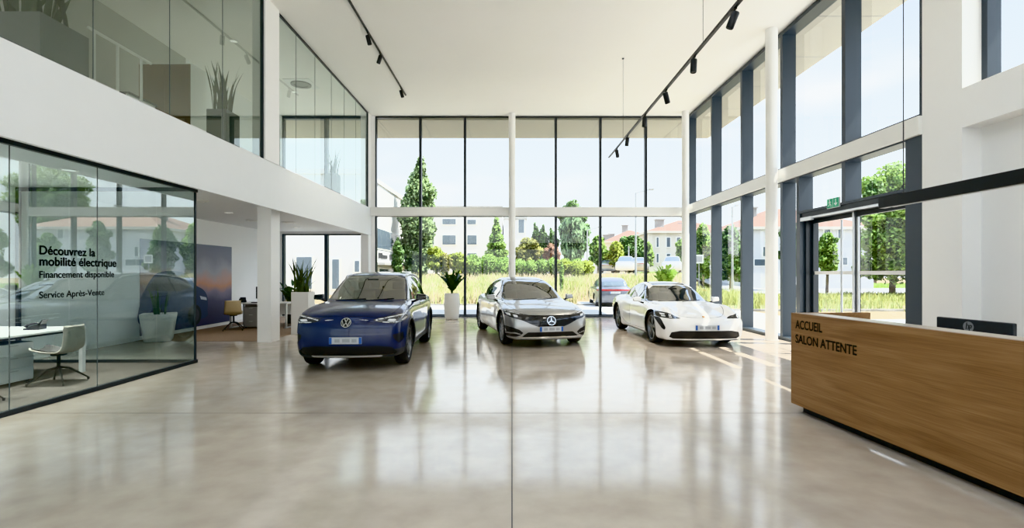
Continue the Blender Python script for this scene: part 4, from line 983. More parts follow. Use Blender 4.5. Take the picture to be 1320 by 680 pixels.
def showroom_cars():
    a = thing('car', 'dark blue electric SUV with round ring emblem and joined headlights, left car of the row', 'car', (-2.72, 8.85, 0), math.radians(2.5), 'cars in the showroom')
    B, f = build_car(SUV, a, 'paint_blue'); wipers(a, f, SUV)
    y = skin_y(f, 0, .80); vw_emblem(a, y-0.003, .80, .083, math.atan2(skin_y(f, 0, .86)-skin_y(f, 0, .74), .12)*-1)
    plate(a, skin_y(f, 0, .515)-0.004, .515)
    for s in (-1, 1):
        pts = [(s*(.60 if k else .60), yy, 0) for k, yy in enumerate((1.35, 1.7, 2.1, 2.5, 2.9, 3.2))]
        q = []
        for (x, yy, _) in pts:
            zs = np.linspace(1.1, 1.75, 400); v = f(np.full(400, x), np.full(400, yy), zs); k = np.where(v < 0)[0]; q.append((x, yy, (zs[k[-1]] if len(k) else 1.5)+0.028))
        q = [(q[0][0], q[0][1]-0.08, q[0][2]-0.045)]+q+[(q[-1][0], q[-1][1]+0.08, q[-1][2]-0.06)]
        MB().tube(q, 0.014, 8).build('roof_rail', 'silver', a, smooth=True)
    b = thing('car', 'silver grey electric saloon with three pointed star on a black grille', 'car', (.65, 11.45, 0), math.radians(13), 'cars in the showroom')
    B, f = build_car(SALOON, b, 'paint_silver'); wipers(b, f, SALOON)
    star_emblem(b, skin_y(f, 0, .585)-0.006, .585, .098, math.atan2(skin_y(f, 0, .64)-skin_y(f, 0, .53), .11)*-1)
    plate(b, skin_y(f, 0, .41)-0.006, .41)
    c = thing('car', 'white low electric sports saloon beside the right glazing, with dark oval headlights', 'car', (4.14, 11.56, 0), math.radians(2.6), 'cars in the showroom')
    B, f = build_car(SPORT, c, 'paint_white'); wipers(c, f, SPORT)
    plate(c, skin_y(f, 0, .43)-0.006, .435)
    z = .645; y = skin_y(f, 0, z)
    sh = MB().prism([(-.024, .03), (.024, .03), (.026, 0), (.018, -.025), (0, -.04), (-.018, -.025), (-.026, 0)], -0.006, 0.0, 'y').build('front_emblem', 'gold', c)
    sh.location = (0, y-0.002, z); sh.rotation_euler = (-0.9, 0, 0)
    MB().prism([(-.018, .02), (0, .02), (0, 0), (-.018, 0)], -0.0075, -0.006, 'y').prism([(0, 0), (.018, 0), (.012, -.022), (0, -.03)], -0.0075, -0.006, 'y').build('red_field', 'crest_red', sh)
showroom_cars()
SKY, SUN_E, EXPO = 1.5, 9.5, 0.92
# ------------------------------------------------------------------ plants
def blades(n, r, h0, h1, w, lean, seed, sq=None):
    g = np.random.default_rng(seed); V = []; Fc = []
    for i in range(n):
        a = g.uniform(0, 2*PI); rr = r*math.sqrt(g.uniform(0, 1)); x, y = rr*math.cos(a), rr*math.sin(a)
        if sq: x, y = g.uniform(-sq[0], sq[0]), g.uniform(-sq[1], sq[1])
        H = g.uniform(h0, h1); ww = w*g.uniform(0.7, 1.2); la = a+g.uniform(-0.6, 0.6); L = lean*g.uniform(0.2, 1.0)*H; tw = g.uniform(0, PI)
        o = len(V); k = 7
        for j in range(k):
            t = j/(k-1); wd = ww*(0.55+0.9*t-1.45*t**3) if t < 1 else 0.001; c = (x+math.cos(la)*L*t*t, y+math.sin(la)*L*t*t, H*t)
            an = tw+t*0.7; dx, dy = math.cos(an)*wd, math.sin(an)*wd; fx, fy = -math.sin(an)*wd*0.35, math.cos(an)*wd*0.35
            V += [(c[0]-dx, c[1]-dy, c[2]), (c[0]+fx, c[1]+fy, c[2]), (c[0]+dx, c[1]+dy, c[2])]
        for j in range(k-1):
            b = o+3*j; Fc += [(b, b+1, b+4, b+3), (b+1, b+2, b+5, b+4)]
    return np.array(V), np.array(Fc)
def leafy_stems(n, H, spread, leaf, seed, pairs=7):
    g = np.random.default_rng(seed); V = []; Fc = []; st = MB()
    for i in range(n):
        a = 2*PI*i/n+g.uniform(-.3, .3); L = H*g.uniform(.65, 1.0); sp = spread*g.uniform(.12, 1.15)
        pts = [Vector((math.cos(a)*sp*t**1.5, math.sin(a)*sp*t**1.5, L*(t-0.18*t*t)*1.2)) for t in np.linspace(0, 1, pairs+2)]
        st.tube(pts, [0.012*(1-0.6*t) for t in np.linspace(0, 1, len(pts))], 6)
        side = Vector((-math.sin(a), math.cos(a), 0))
        for j in range(2, len(pts)):
            d = (pts[j]-pts[j-1]).normalized()
            for s in ((-1, 1) if j < len(pts)-1 else (0.0,)):
                dr = (d*0.6+side*s*0.8+Vector((0, 0, 0.1))).normalized(); wv = dr.cross(Vector((0.2, 0.1, 1))).normalized(); up = wv.cross(dr)
                l = leaf*g.uniform(.8, 1.2); w = l*0.26; p = pts[j]; o = len(V)
                prof = [(0, 0), (.25, .8), (.5, 1), (.75, .75), (1, 0)]
                for (t, ww) in prof:
                    c = p+dr*l*t-up*l*0.12*t*t
                    V += [tuple(c-wv*w*ww+up*w*ww*.25), tuple(c), tuple(c+wv*w*ww+up*w*ww*.25)]
                for q in range(4):
                    b = o+3*q; Fc += [(b, b+1, b+4, b+3), (b+1, b+2, b+5, b+4)]
    return np.array(V), np.array(Fc), st
def round_pot_plant(x, y, label, seed, H=0.75, leaf='leaf_indoor'):
    t = thing('potted_plant', label, 'potted plant', (x, y, 0), 0, 'potted plants by the back glazing')
    MB().lathe([(.20, 0), (.235, .03), (.285, .45), (.255, .88), (.25, .90), (.225, .90), (.225, .84)], 40).build('pot', 'white_pot', t, smooth=True)
    MB().lathe([(.225, .80), (.225, .84)], 24).build('soil', 'soil', t)
    V, Fc, st = leafy_stems(22, H, 0.40, 0.20, seed, 8)
    f = np_obj('foliage', V+[0, 0, .84], Fc, leaf, t)
    st.v = [(a, b, c+.84) for a, b, c in st.v]; st.build('stems', 'leaf_indoor', f)
round_pot_plant(-2.10, 17.35, 'green plant in a tall rounded white pot between the blue and silver cars', 3)
round_pot_plant(5.35, 17.3, 'green plant showing above the roof of the white sports saloon', 5, 0.95, 'leaf_mid')  # brighter tree leaf colour stands in for light on these leaves
def box_planter(loc, sx, sy, h, m_, label, n, h0, h1, seed, w=0.035, lean=.2, grp=None, rz=0.0):
    t = thing('planter', label, 'planter', loc, rz, grp)
    b = MB(); T = 0.02
    b.box(-sx, sx, -sy, -sy+T, 0, h).box(-sx, sx, sy-T, sy, 0, h).box(-sx, -sx+T, -sy+T, sy-T, 0, h).box(sx-T, sx, -sy+T, sy-T, 0, h).box(-sx+T, sx-T, -sy+T, sy-T, 0, 0.03)
    b.build('planter_box', m_, t)
    MB().box(-sx+T, sx-T, -sy+T, sy-T, h-0.08, h-0.04).build('soil', 'soil', t)
    V, Fc = blades(n, 0, h0, h1, w, lean, seed, (sx*0.75, sy*0.75)); np_obj('foliage', V+[0, 0, h-0.05], Fc, 'leaf_snake', t)
    return t
box_planter((-5.56, 13.22, 0), .225, .22, 1.11, 'white_pot', 'tall square white planter of upright snake plant behind the blue car', 42, .35, .98, 11, 0.03, .55)
box_planter((-5.9, 10.15, 4.0), .2, .24, .88, 'grey_planter', 'narrow grey planter of spiky snake plant on the gallery beside the white post', 34, .45, 1.1, 12, 0.028, .3)
box_planter((-6.15, 6.22, 4.0), .56, .34, .70, 'grey_planter', 'wide grey planter of broad upright leaves on the gallery', 20, .5, 1.0, 13, 0.055, .5)
box_planter((-6.0, 16.6, 4.0), .2, .2, .9, 'grey_planter', 'dark planter of spiky plant on the gallery near the back windows', 24, .4, 1.0, 14, 0.028, .35)
def tapered_pot():
    t = thing('potted_plant', 'white tapered square planter with dark stems in front of the mural', 'planter', (-8.36, 11.75, .006), 0.5)
    def ring(s, z):
        r = 0.09; out = []
        for (sx, sy) in ((1, 1), (-1, 1), (-1, -1), (1, -1)):
            for k in range(5):
                a = math.atan2(sy, sx)-PI/4+k*PI/8; out.append((sx*(s-r)+r*math.cos(a), sy*(s-r)+r*math.sin(a), z))
        return out
    rs = [ring(.25, 0), ring(.27, .02), ring(.345, .62), ring(.345, .645), ring(.32, .645), ring(.31, .56)]; n = 20
    vs = [p for r in rs for p in r]
    fs = [(i*n+k, i*n+(k+1) % n, (i+1)*n+(k+1) % n, (i+1)*n+k) for i in range(len(rs)-1) for k in range(n)]+[tuple(range(n-1, -1, -1)), tuple(range((len(rs)-1)*n, len(rs)*n))]
    MB().add(vs, fs).build('pot', 'white_pot', t, smooth=True)
    V, Fc = blades(16, .16, .35, .75, .03, .25, 21); np_obj('foliage', V+[0, 0, .55], Fc, 'leaf_indoor', t)
tapered_pot()
def floor_plant(x, y):
    t = thing('potted_plant', 'dark leafy plant beside the open desk, seen right of the square pillar', 'potted plant', (x, y, .006))
    MB().lathe([(.15, 0), (.19, .4), (.17, .4), (.16, .34)], 28).build('pot', 'dark_grey', t, smooth=True)
    V, Fc, st = leafy_stems(9, 0.85, 0.42, 0.30, 9, 5)
    f = np_obj('foliage', V+[0, 0, .34], Fc, 'leaf_indoor', t); st.v = [(a, b, c+.34) for a, b, c in st.v]; st.build('stems', 'leaf_indoor', f)
floor_plant(-7.05, 15.9)

# ------------------------------------------------------------------ desks, chairs, phones
def shell_chair(loc, rz, shell, label, group, spokes=4, seat_m=None):
    """Bucket chair facing local -x on a four star base."""
    t = thing('office_chair', label, 'chair', loc, rz, group)
    prof = [(-.27, .475), (-.20, .455), (-.08, .435), (.06, .43), (.15, .445), (.215, .50), (.245, .60), (.262, .72), (.27, .84)]
    prof = catmull(prof, 4); k = len(prof); nw = 9; vs = []
    for i, (x, z) in enumerate(prof):
        u = i/(k-1); hw = .225-0.03*abs(u-0.45)*2-(0.03 if u < .05 else 0)
        for j in range(nw):
            s = -1+2*j/(nw-1); lift = .055*abs(s)**2.5*(1-u) ; fwd = -.07*abs(s)**2.2*max(0, u-0.4)*1.6
            vs.append((x+fwd, s*hw, z+lift))
    fs = [(i*nw+j, i*nw+j+1, (i+1)*nw+j+1, (i+1)*nw+j) for i in range(k-1) for j in range(nw-1)]
    o = MB().add(vs, fs).build('seat_shell', shell, t, smooth=True)
    md = o.modifiers.new('thick', 'SOLIDIFY'); md.thickness = 0.016; md.offset = 0
    if seat_m:
        cv = [(x, y*0.85, z+0.014) for (x, y, z) in vs]; kk = int(k*0.52)
        MB().add(cv[:kk*nw], [f for f in fs if max(f) < kk*nw]).build('seat_pad', seat_m, t, smooth=True)
    MB().tube([(0, 0, .20), (0, 0, .42)], .022, 12).lathe([(.09, .40), (.09, .425)], 20).build('stem', 'black', t, smooth=True)
    for q in range(spokes):
        a = 2*PI*q/spokes+PI/4; c, s = math.cos(a), math.sin(a)
        MB().tube([(0, 0, .23), (c*.12, s*.12, .20), (c*.33, s*.33, .035)], [.018, .016, .010], 8).lathe([(.014, 0), (.016, .035)], 10, (c*.335, s*.335, 0)).build('leg', 'black', t, smooth=True)
    return t
shell_chair((-6.62, 7.25, .006), 0.1, 'beige_shell', 'beige bucket chair on a black star base beside the white office desk', 'beige office chairs', 4, 'seat_fabric')
shell_chair((-6.62, 6.0, .006), -0.05, 'beige_shell', 'beige bucket chair nearest the camera, half cut by the picture edge', 'beige office chairs', 4, 'seat_fabric')
shell_chair((-7.82, 13.95, .006), 1.25, 'tan_shell', 'tan bucket chair on a black star base in front of the mural', None, 4, None).rotation_euler = (0, 0, -1.15)
def office_desk():
    t = thing('office_desk', 'white office desk with square legs behind the green glass', 'desk', (-7.75, 6.95, 0.006))
    MB().box(-.82, .82, -1.12, 1.12, .70, .73).build('desk_top', 'white_plastic', t, bevel=0.003)
    MB().box(-.78, .78, -1.08, 1.08, .665, .70).build('under_frame', 'dark_grey', t)
    for x in (-.79, .79):
        for y in (-1.09, 1.09): MB().box(x-.03, x+.03, y-.03, y+.03, 0, .70).build('leg', 'white_plastic', t)
    p = thing('drawer_pedestal', 'pale blue grey drawer pedestal under the white office desk', 'drawer unit', (-7.28, 7.02, 0.006))
    MB().box(-.22, .22, -.3, .3, .05, .60).build('carcass', 'cool_wall', p, bevel=.004)
    for z in (.07, .25, .43):
        d = MB().box(.22, .235, -.29, .29, z, z+.165).build('drawer', 'cool_wall', p, bevel=.003); MB().box(.235, .243, -.06, .06, z+.13, z+.142).build('handle', 'silver', d)
    for x in (-.18, .18):
        for y in (-.26, .26): MB().lathe([(.025, 0), (.025, .05)], 12, (x, y, 0)).build('caster', 'black', p)
    ph = thing('desk_phone', 'black desk phone with raised handset on the white office desk', 'telephone', (-7.35, 7.65, .736), 0.3)
    phone(ph)
    m = thing('monitor', 'dark monitor at the picture edge on the white office desk', 'monitor', (-7.7, 6.85, .736), -0.3)
    MB().box(-.02, .02, -.28, .28, .12, .44).build('screen_case', 'screen', m, bevel=.006); MB().box(-.02, .02, -.03, .03, .01, .14).box(-.1, .1, -.12, .12, 0, .012).build('stand', 'black', m)
def phone(t):
    MB().prism([(-.10, 0), (.10, 0), (.10, .075), (-.10, .025)], -.10, .10, 'y').build('phone_body', 'black', t, bevel=.006)
    MB().prism([(.01, .056), (.095, .078), (.13, .15), (.115, .155), (.075, .085), (.01, .066)], -.06, .09, 'y').build('display', 'dark_grey', t)
    MB().tube([(-.08, -.07, .045), (-.06, -.07, .075), (.06, -.07, .105), (.085, -.07, .09)], [.024, .018, .018, .024], 10).build('handset', 'black', t, smooth=True)
    k = MB()
    for i in range(4):
        for j in range(3):
            x = -.075+i*.026; y = .0+j*.026; z = .032+(x+.1)*.25
            k.box(x-.009, x+.009, y-.009, y+.009, z-.003, z+.006)
    k.build('keys', 'dark_grey', t)
office_desk()
def open_desk():
    t = thing('office_desk', 'white desk with grey pedestal under the gallery beyond the square pillar', 'desk', (-7.35, 14.75, .006))
    MB().box(-.85, .85, -.4, .4, .71, .735).build('desk_top', 'white_plastic', t, bevel=.003)
    for x in (-.8, .8):
        MB().box(x-.025, x+.025, -.38, -.33, .03, .71).build('leg', 'silver', t); MB().box(x-.025, x+.025, .33, .38, .03, .71).build('leg', 'silver', t); MB().box(x-.03, x+.03, -.4, .4, 0, .03).build('foot_bar', 'silver', t)
    MB().box(-.75, .75, .3, .32, .35, .71).build('modesty_panel', 'white_plastic', t)
    p = thing('drawer_pedestal', 'grey drawer pedestal under the open desk by the tan chair', 'drawer unit', (-7.55, 14.62, .006))
    MB().box(-.21, .21, -.26, .26, .04, .62).build('carcass', 'bgrey', p, bevel=.004)
    for z in (.06, .25, .44):
        d = MB().box(-.2, .2, -.275, -.26, z, z+.17).build('drawer', 'bgrey', p); MB().box(-.05, .05, -.283, -.275, z+.14, z+.15).build('handle', 'silver', d)
    for x in (-.17, .17):
        for y in (-.22, .22): MB().lathe([(.02, 0), (.02, .04)], 10, (x, y, 0)).build('caster', 'black', p)
    phone(thing('desk_phone', 'black desk phone on the open desk beside the black screen', 'telephone', (-7.98, 14.72, .741), -PI/2+0.4))
    m = thing('monitor', 'black monitor standing on the open desk beside the square pillar', 'monitor', (-7.42, 14.9, .741), PI/2-0.1)
    MB().box(-.02, .02, -.27, .27, .10, .46).build('screen_case', 'screen', m, bevel=.006); MB().box(-.02, .02, -.03, .03, .01, .12).box(-.1, .1, -.12, .12, 0, .012).build('stand', 'black', m)
    k = thing('keyboard', 'black keyboard lying in front of the open desk monitor', 'keyboard', (-7.42, 14.55, .741)); MB().box(-.2, .2, -.06, .06, 0, .02).build('key_deck', 'black', k, bevel=.004)
open_desk()

# ------------------------------------------------------------------ mural of a car on the left wall
def mural():
    y0, y1, z0, z1 = 11.87, 15.73, .10, 2.43
    t = thing('wall_mural', 'large printed mural of a dark blue car in purple and orange haze', 'mural', (XL, y0, z0))
    W, H = y1-y0, z1-z0
    m, tr, b = nt('mural_print'); tc = N(tr, 'ShaderNodeTexCoord'); sp = N(tr, 'ShaderNodeSeparateXYZ'); tr.links.new(tc.outputs['Object'], sp.inputs[0])
    nz = N(tr, 'ShaderNodeTexNoise'); nz.inputs['Scale'].default_value = 1.1; nz.inputs['Detail'].default_value = 3; tr.links.new(tc.outputs['Object'], nz.inputs['Vector'])
    a = N(tr, 'ShaderNodeMath', operation='MULTIPLY_ADD'); a.inputs[1].default_value = 1/H; a.inputs[2].default_value = -0.16; tr.links.new(sp.outputs['Z'], a.inputs[0])
    a2 = N(tr, 'ShaderNodeMath', operation='MULTIPLY_ADD'); a2.inputs[1].default_value = .32; tr.links.new(nz.outputs['Fac'], a2.inputs[0]); tr.links.new(a.outputs[0], a2.inputs[2])
    cr = N(tr, 'ShaderNodeValToRGB'); e = cr.color_ramp.elements; e[0].position = .0; e[0].color = (.035, .035, .09, 1); e[1].position = 1; e[1].color = (.20, .22, .30, 1)
    for p, c in ((.28, (.075, .07, .14, 1)), (.42, (.20, .17, .25, 1)), (.52, (.48, .25, .17, 1)), (.60, (.46, .30, .27, 1)), (.70, (.33, .33, .39, 1)), (.84, (.22, .23, .29, 1))):
        q = e.new(p); q.color = c
    tr.links.new(a2.outputs[0], cr.inputs[0]); tr.links.new(cr.outputs[0], b.inputs['Base Color']); b.inputs['Roughness'].default_value = .5
    MB().box(0, .02, 0, W, 0, H).build('print', m, t)
    car = catmull([(0.0, .25), (.0, .85), (.10, 1.05), (.45, 1.45), (.95, 1.56), (1.6, 1.50), (2.05, 1.18), (2.42, 1.02), (2.60, .80), (2.60, .45), (2.50, .22), (1.3, .16)], 5, True)
    MB().prism([(a, c) for a, c in car], .021, .023, 'x').build('printed_car', 'print_blue', t)
    MB().prism([(.15, 1.08), (.50, 1.40), (.95, 1.48), (1.5, 1.44), (1.92, 1.14), (1.4, 1.02)], .0231, .0236, 'x').build('printed_windows', 'print_dark', t)
    for y in (.55, 2.02):
        w = MB().lathe([(.30, .0236), (.30, .0242)], 32, (0, y, .33), 'x').build('printed_wheel', 'print_dark', t); MB().lathe([(.20, .0243), (.20, .0246)], 32, (0, y, .33), 'x').build('printed_rim', 'print_grey', w)
    MB().prism([(2.25, .86), (2.55, .80), (2.57, .72), (2.3, .76)], .0231, .0236, 'x').build('printed_lamp', 'print_light', t)
M['print_blue'] = mat('print_blue', (.02, .035, .10), .5, var=.25, scale=2); M['print_dark'] = mat('print_dark', (.012, .014, .022), .5)
M['print_grey'] = mat('print_grey', (.06, .065, .085), .5); M['print_light'] = mat('print_light', (.42, .45, .52), .5)
mural()

# ------------------------------------------------------------------ gallery furniture
t = thing('storage_cupboard', 'tall brown storage cupboard with white side on the gallery', 'cupboard', (-7.57, 11.12, 4.0))
MB().box(-.57, .55, -.27, .27, 0, 2.18).build('carcass', 'white_wall', t)
for s in (0, 1): d = MB().box(-.57+.56*s+.003, -.57+.56*(s+1)-.003, -.29, -.272, .02, 2.16).build('door', 'cupboard_wood', t)
t = thing('guard_rail', 'white tubular guard rail at the gallery stair head', 'railing', (-5.95, 7.02, 4.0))
MB().tube([(0, -.05, 1.05), (0, 1.16, 1.05)], .022, 10).build('handrail', 'white_plastic', t, smooth=True)
for y in (0.05, .47, .95): MB().tube([(0, y, 0), (0, y, 1.04)], .02, 10).build('post', 'white_plastic', t, smooth=True)
t = thing('gallery_desk', 'low dark desk with white back panel on the gallery behind the guard rail', 'desk', (-7.3, 8.9, 4.0))
MB().box(-.7, .7, -.35, .35, .70, .73).build('desk_top', 'dark_grey', t)
for x in (-.65, .65): MB().box(x-.02, x+.02, -.33, .33, 0, .70).build('leg_panel', 'white_plastic', t)
MB().box(-.63, .63, .3, .33, .2, .70).build('back_panel', 'cool_wall', t)
t = thing('monitor', 'thin dark monitor on the gallery beyond the wide grey planter', 'monitor', (-6.75, 7.35, 4.0), 0.4)
MB().box(-.02, .02, -.2, .2, .78, 1.08).build('screen_case', 'screen', t); MB().box(-.015, .015, -.02, .02, .02, .8).box(-.12, .12, -.12, .12, 0, .02).build('stand', 'black', t)

# ------------------------------------------------------------------ outside
def terrain(x, y):
    x = np.asarray(x, float); y = np.asarray(y, float)
    q = 1-sstep(.335, .40, x/np.maximum(y, 1))
    q = q*(1-sstep(2.6, 3.4, x)*(1-sstep(7.0, 7.8, x))*(1-sstep(28.2, 29.6, y)))
    return (0.95*sstep(25.3, 37, y)+0.65*sstep(38, 46, y))*q+0.25*sstep(30, 60, y)*(1-q)
def ground_patch(name, x0, x1, y0, y1, step, m_, z=0.0, kind='structure'):
    xs = np.arange(x0, x1+step, step); ys = np.arange(y0, y1+step, step); X, Y = np.meshgrid(xs, ys, indexing='ij')
    V = np.stack([X, Y, terrain(X, Y)+z], -1).reshape(-1, 3); n = len(ys); i, j = np.meshgrid(np.arange(len(xs)-1), np.arange(n-1), indexing='ij'); a = (i*n+j).ravel()
    o = np_obj(name, V, np.stack([a, a+n, a+n+1, a+1], 1), m_); o['kind'] = kind; return o
ground_patch('ground', -90, 140, 18, 150, 1.0, 'soil_field', -0.06)
struct('ground.001', MB().box(-60, 60, -40, 18.0, -0.30, -0.26), 'paving')
struct('pavement', MB().box(XL-3, 9.2, 18.75, 25.0, -0.3, -0.01).box(6.9, 10.2, -5, 21.5, -.3, -.012), 'paving')
struct('pavement.001', MB().box(3.55, 6.75, 25.18, 28.3, -.3, -.008), 'paving')
struct('kerb', MB().box(XL-3, 9.2, 25.0, 25.18, -.3, .05).box(9.2, 9.38, 21.5, 25.18, -.3, .05).box(9.38, 60, 21.5, 21.68, -.3, .05), 'kerb')
def strip(name, pts_in, pts_out, m_, z=.03):
    V = []
    for (a, b) in zip(pts_in, pts_out): V += [(a[0], a[1], float(terrain(*a))+z), (b[0], b[1], float(terrain(*b))+z)]
    Fc = [(2*i, 2*i+1, 2*i+3, 2*i+2) for i in range(len(pts_in)-1)]; o = np_obj(name, V, Fc, m_, smooth=False); o['kind'] = 'structure'; return o
xs = np.linspace(16.5, 80, 40); strip('road', [(x, 37) for x in xs], [(x, 47) for x in xs], 'road', .06)
xs = np.linspace(2, 24, 40); strip('road.001', [(x, 42.5) for x in xs], [(x, 60) for x in xs], 'road', .05)
def grass(name, n, region, h0, h1, w, m_, seed, label):
    g = np.random.default_rng(seed); P = region(g, n); n = len(P); H = g.uniform(h0, h1, n)*g.uniform(.7, 1.1, n); a = g.uniform(0, PI, n); l = g.uniform(0, 2*PI, n); L = H*g.uniform(.05, .5, n); ww = w*g.uniform(.6, 1.3, n)
    z = terrain(P[:, 0], P[:, 1])-.05; dx, dy = np.cos(a)*ww, np.sin(a)*ww; lx, ly = np.cos(l)*L, np.sin(l)*L
    v0 = np.stack([P[:, 0]-dx, P[:, 1]-dy, z], 1); v1 = np.stack([P[:, 0]+dx, P[:, 1]+dy, z], 1)
    m0 = np.stack([P[:, 0]-dx*.7+lx*.35, P[:, 1]-dy*.7+ly*.35, z+H*.6], 1); m1 = np.stack([P[:, 0]+dx*.7+lx*.35, P[:, 1]+dy*.7+ly*.35, z+H*.6], 1)
    tp = np.stack([P[:, 0]+lx, P[:, 1]+ly, z+H], 1); tp2 = tp+np.stack([dx*.15, dy*.15, 0*H], 1)
    V = np.stack([v0, v1, m1, m0, tp2, tp], 1).reshape(-1, 3); b = 6*np.arange(n)
    Fc = np.concatenate([np.stack([b, b+1, b+2, b+3], 1), np.stack([b+3, b+2, b+4, b+5], 1)])
    Nn = np.repeat(np.stack([0.5*np.cos(l), 0.5*np.sin(l)-.5, np.ones(n)], 1), 6, 0); Nn /= np.linalg.norm(Nn, axis=1)[:, None]
    o = np_obj(name, V, Fc, m_, None, Nn); o['kind'] = 'stuff'; o['label'] = label; o['category'] = 'grass'; return o
def field(g, n):
    y = 25.6+14*g.uniform(0, 1, n)**1.2; x = g.uniform(-16, 16, n); k = (x/y < .37) & (x/y > -.262) & ~((x > 3.4) & (x < 6.9) & (y < 28.6)); return np.stack([x, y], 1)[k]
def clump(g, n, box, nc, r):
    c = np.stack([g.uniform(box[0], box[1], nc), g.uniform(box[2], box[3], nc)], 1); i = g.integers(0, nc, n); return c[i]+g.normal(0, r, (n, 2))
grass('tall_grass', 42000, field, .35, .85, .022, 'grass_dry', 31, 'dry pale tall grass covering the bank outside the back glazing')
grass('green_grass', 30000, lambda g, n: (lambda P: P[(P[:, 0]/P[:, 1] > -.255) & ~((P[:, 0] > 3.3) & (P[:, 0] < 7) & (P[:, 1] < 28.7))])(clump(g, n, (-8, 13, 25.8, 36), 110, .55)), .3, .85, .026, 'grass_green', 32, 'greener grass tufts scattered through the dry bank')
grass('planting', 16000, lambda g, n: clump(g, n, (9.9, 34, 22, 35), 120, .5), .12, .50, .03, 'planting', 33, 'low yellow green planting beyond the right hand pavement')
grass('lawn_grass', 14000, lambda g, n: np.stack([g.uniform(15, 62, n), g.uniform(47.5, 62, n)], 1), .12, .30, .05, 'leaf_mid', 34, 'short green lawn beyond the side road')

def cloud(blobs, n, size, seed, core=True, droop=False):
    g = np.random.default_rng(seed); C = np.array([b[0] for b in blobs], float); R = np.array([b[1] for b in blobs], float)
    vol = R.prod(1)**.67; i = g.choice(len(blobs), n, p=vol/vol.sum()); d = g.normal(size=(n, 3)); d /= np.linalg.norm(d, axis=1)[:, None]
    rr = g.uniform(.35, 1.12, n)**.6; P = C[i]+d*R[i]*rr[:, None]
    a = g.normal(size=(n, 3)); 
    if droop: a = a*[.25, .25, 1]
    a /= np.linalg.norm(a, axis=1)[:, None]; b = np.cross(a, g.normal(size=(n, 3))); b /= np.linalg.norm(b, axis=1)[:, None]
    s = size*g.uniform(.55, 1.25, n)[:, None]; la = 1.9 if droop else .75
    V = np.stack([P-a*s*la, P+b*s*.45, P+a*s*la, P-b*s*.45], 1).reshape(-1, 3); q = 4*np.arange(n); Fc = np.stack([q, q+1, q+2, q+3], 1)
    nn = d+np.array([0, -.15, .35])+g.normal(0, .25, (n, 3)); nn /= np.linalg.norm(nn, axis=1)[:, None]; Nn = np.repeat(nn, 4, 0)
    if core:
        Vs, Fs, Ns = [V], [Fc], [Nn]; off = len(V); un, vn = 12, 7
        for c, r in blobs:
            vs = []
            for j in range(vn):
                th = PI*j/(vn-1)
                for k in range(un):
                    ph = 2*PI*k/un; vs.append((math.sin(th)*math.cos(ph), math.sin(th)*math.sin(ph), math.cos(th)))
            vs = np.array(vs); Vs.append(np.array(c)+vs*np.array(r)*.6); Ns.append(vs)
            Fs.append(np.array([(off+j*un+k, off+(j+1)*un+k, off+(j+1)*un+(k+1) % un, off+j*un+(k+1) % un) for j in range(vn-1) for k in range(un)])); off += len(vs)
        V, Fc, Nn = np.concatenate(Vs), np.concatenate(Fs), np.concatenate(Ns)
    return V, Fc, Nn
def tree(name, label, cat, px, hw, top, bot, Y, leaf, seed, n=2600, size=.30, shape='round', trunk=True, group=None, zb=None):
    n = int(n*2.0); size *= .68
    """A tree or bush standing at depth Y whose crown spans bot..top."""
    c = at(px, 352, Y); x = c.x; zt = EYE-(top-CY)*Y/F; z0 = EYE-(bot-CY)*Y/F; rw = hw*Y/F; g = np.random.default_rng(seed)
    gz = float(terrain(x, Y))-.05; z0 = max(z0, gz-.1)
    t = thing(name, label, cat, (x, Y, gz), 0, group); h = zt-z0; bl = []
    if shape == 'column':
        k = 9
        for i in range(k):
            u = (i+.5)/k; r = rw*(0.40+.52*math.sin(PI*min(1, u*.85+.12))**.8)*(1 if u < .75 else 1-(u-.75)*2.6); bl.append(((g.normal(0, .12*rw), g.normal(0, .12*rw), z0-gz+h*u), (r*.95, r*.95, h/k*1.1)))
    elif shape == 'cone':
        k = 6
        for i in range(k):
            u = (i+.35)/k; bl.append(((0, 0, z0-gz+h*u), (rw*(1.02-u*.95), rw*(1.02-u*.95), h/k*.85)))
    elif shape == 'hedge':
        k = max(3, int(rw/ (h*.35))); 
        for i in range(k): bl.append((((-1+2*(i+.5)/k)*rw, g.normal(0, .25), h*.42+g.normal(0, .06*h)+z0-gz), (rw/k*1.35, 1.0, h*.56)))
    else:
        bl.append(((0, 0, z0-gz+h*.5), (rw*.72, rw*.72, h*.40)))
        for i in range(16):
            a = 2*PI*i/16+g.uniform(-.4, .4); u = g.uniform(.14, .86); rr = rw*g.uniform(.45, .85)*math.sqrt(max(.15, 1-(2*u-1)**2)); s = rw*g.uniform(.22, .40); bl.append(((math.cos(a)*rr, math.sin(a)*rr, z0-gz+h*u), (s, s, min(s*.8, h*.2))))
        bl.append(((0, 0, z0-gz+h*.80), (rw*.5, rw*.5, h*.2)))
    V, Fc, Nn = cloud(bl, n, size, seed, True, shape == 'willow'); np_obj('crown', V, Fc, leaf, t, Nn)
    if trunk: MB().tube([(0, 0, 0), (0.05, 0, (z0-gz)+h*.25), (0, .05, (z0-gz)+h*.6)], [.06*rw+.06, .05*rw+.05, .03], 10).build('trunk', 'bark', t, smooth=True)
    return t
G = 'trees beyond the back glazing'
tree('poplar_tree', 'very tall narrow green poplar left of the flat roofed building', 'tree', 540, 25, 210, 350, 38, 'leaf_poplar', 41, 8000, .27, 'column', group=G)
tree('broadleaf_tree', 'low wide tree crown showing over the left office building roof', 'tree', 500, 20, 249, 300, 52, 'leaf_mid', 42, 3000, .35, group=G)
tree('cypress_tree', 'small dark cypress at the corner of the left office building', 'tree', 513, 8, 308, 352, 34, 'leaf_dark', 43, 2200, .15, 'column', group=G)
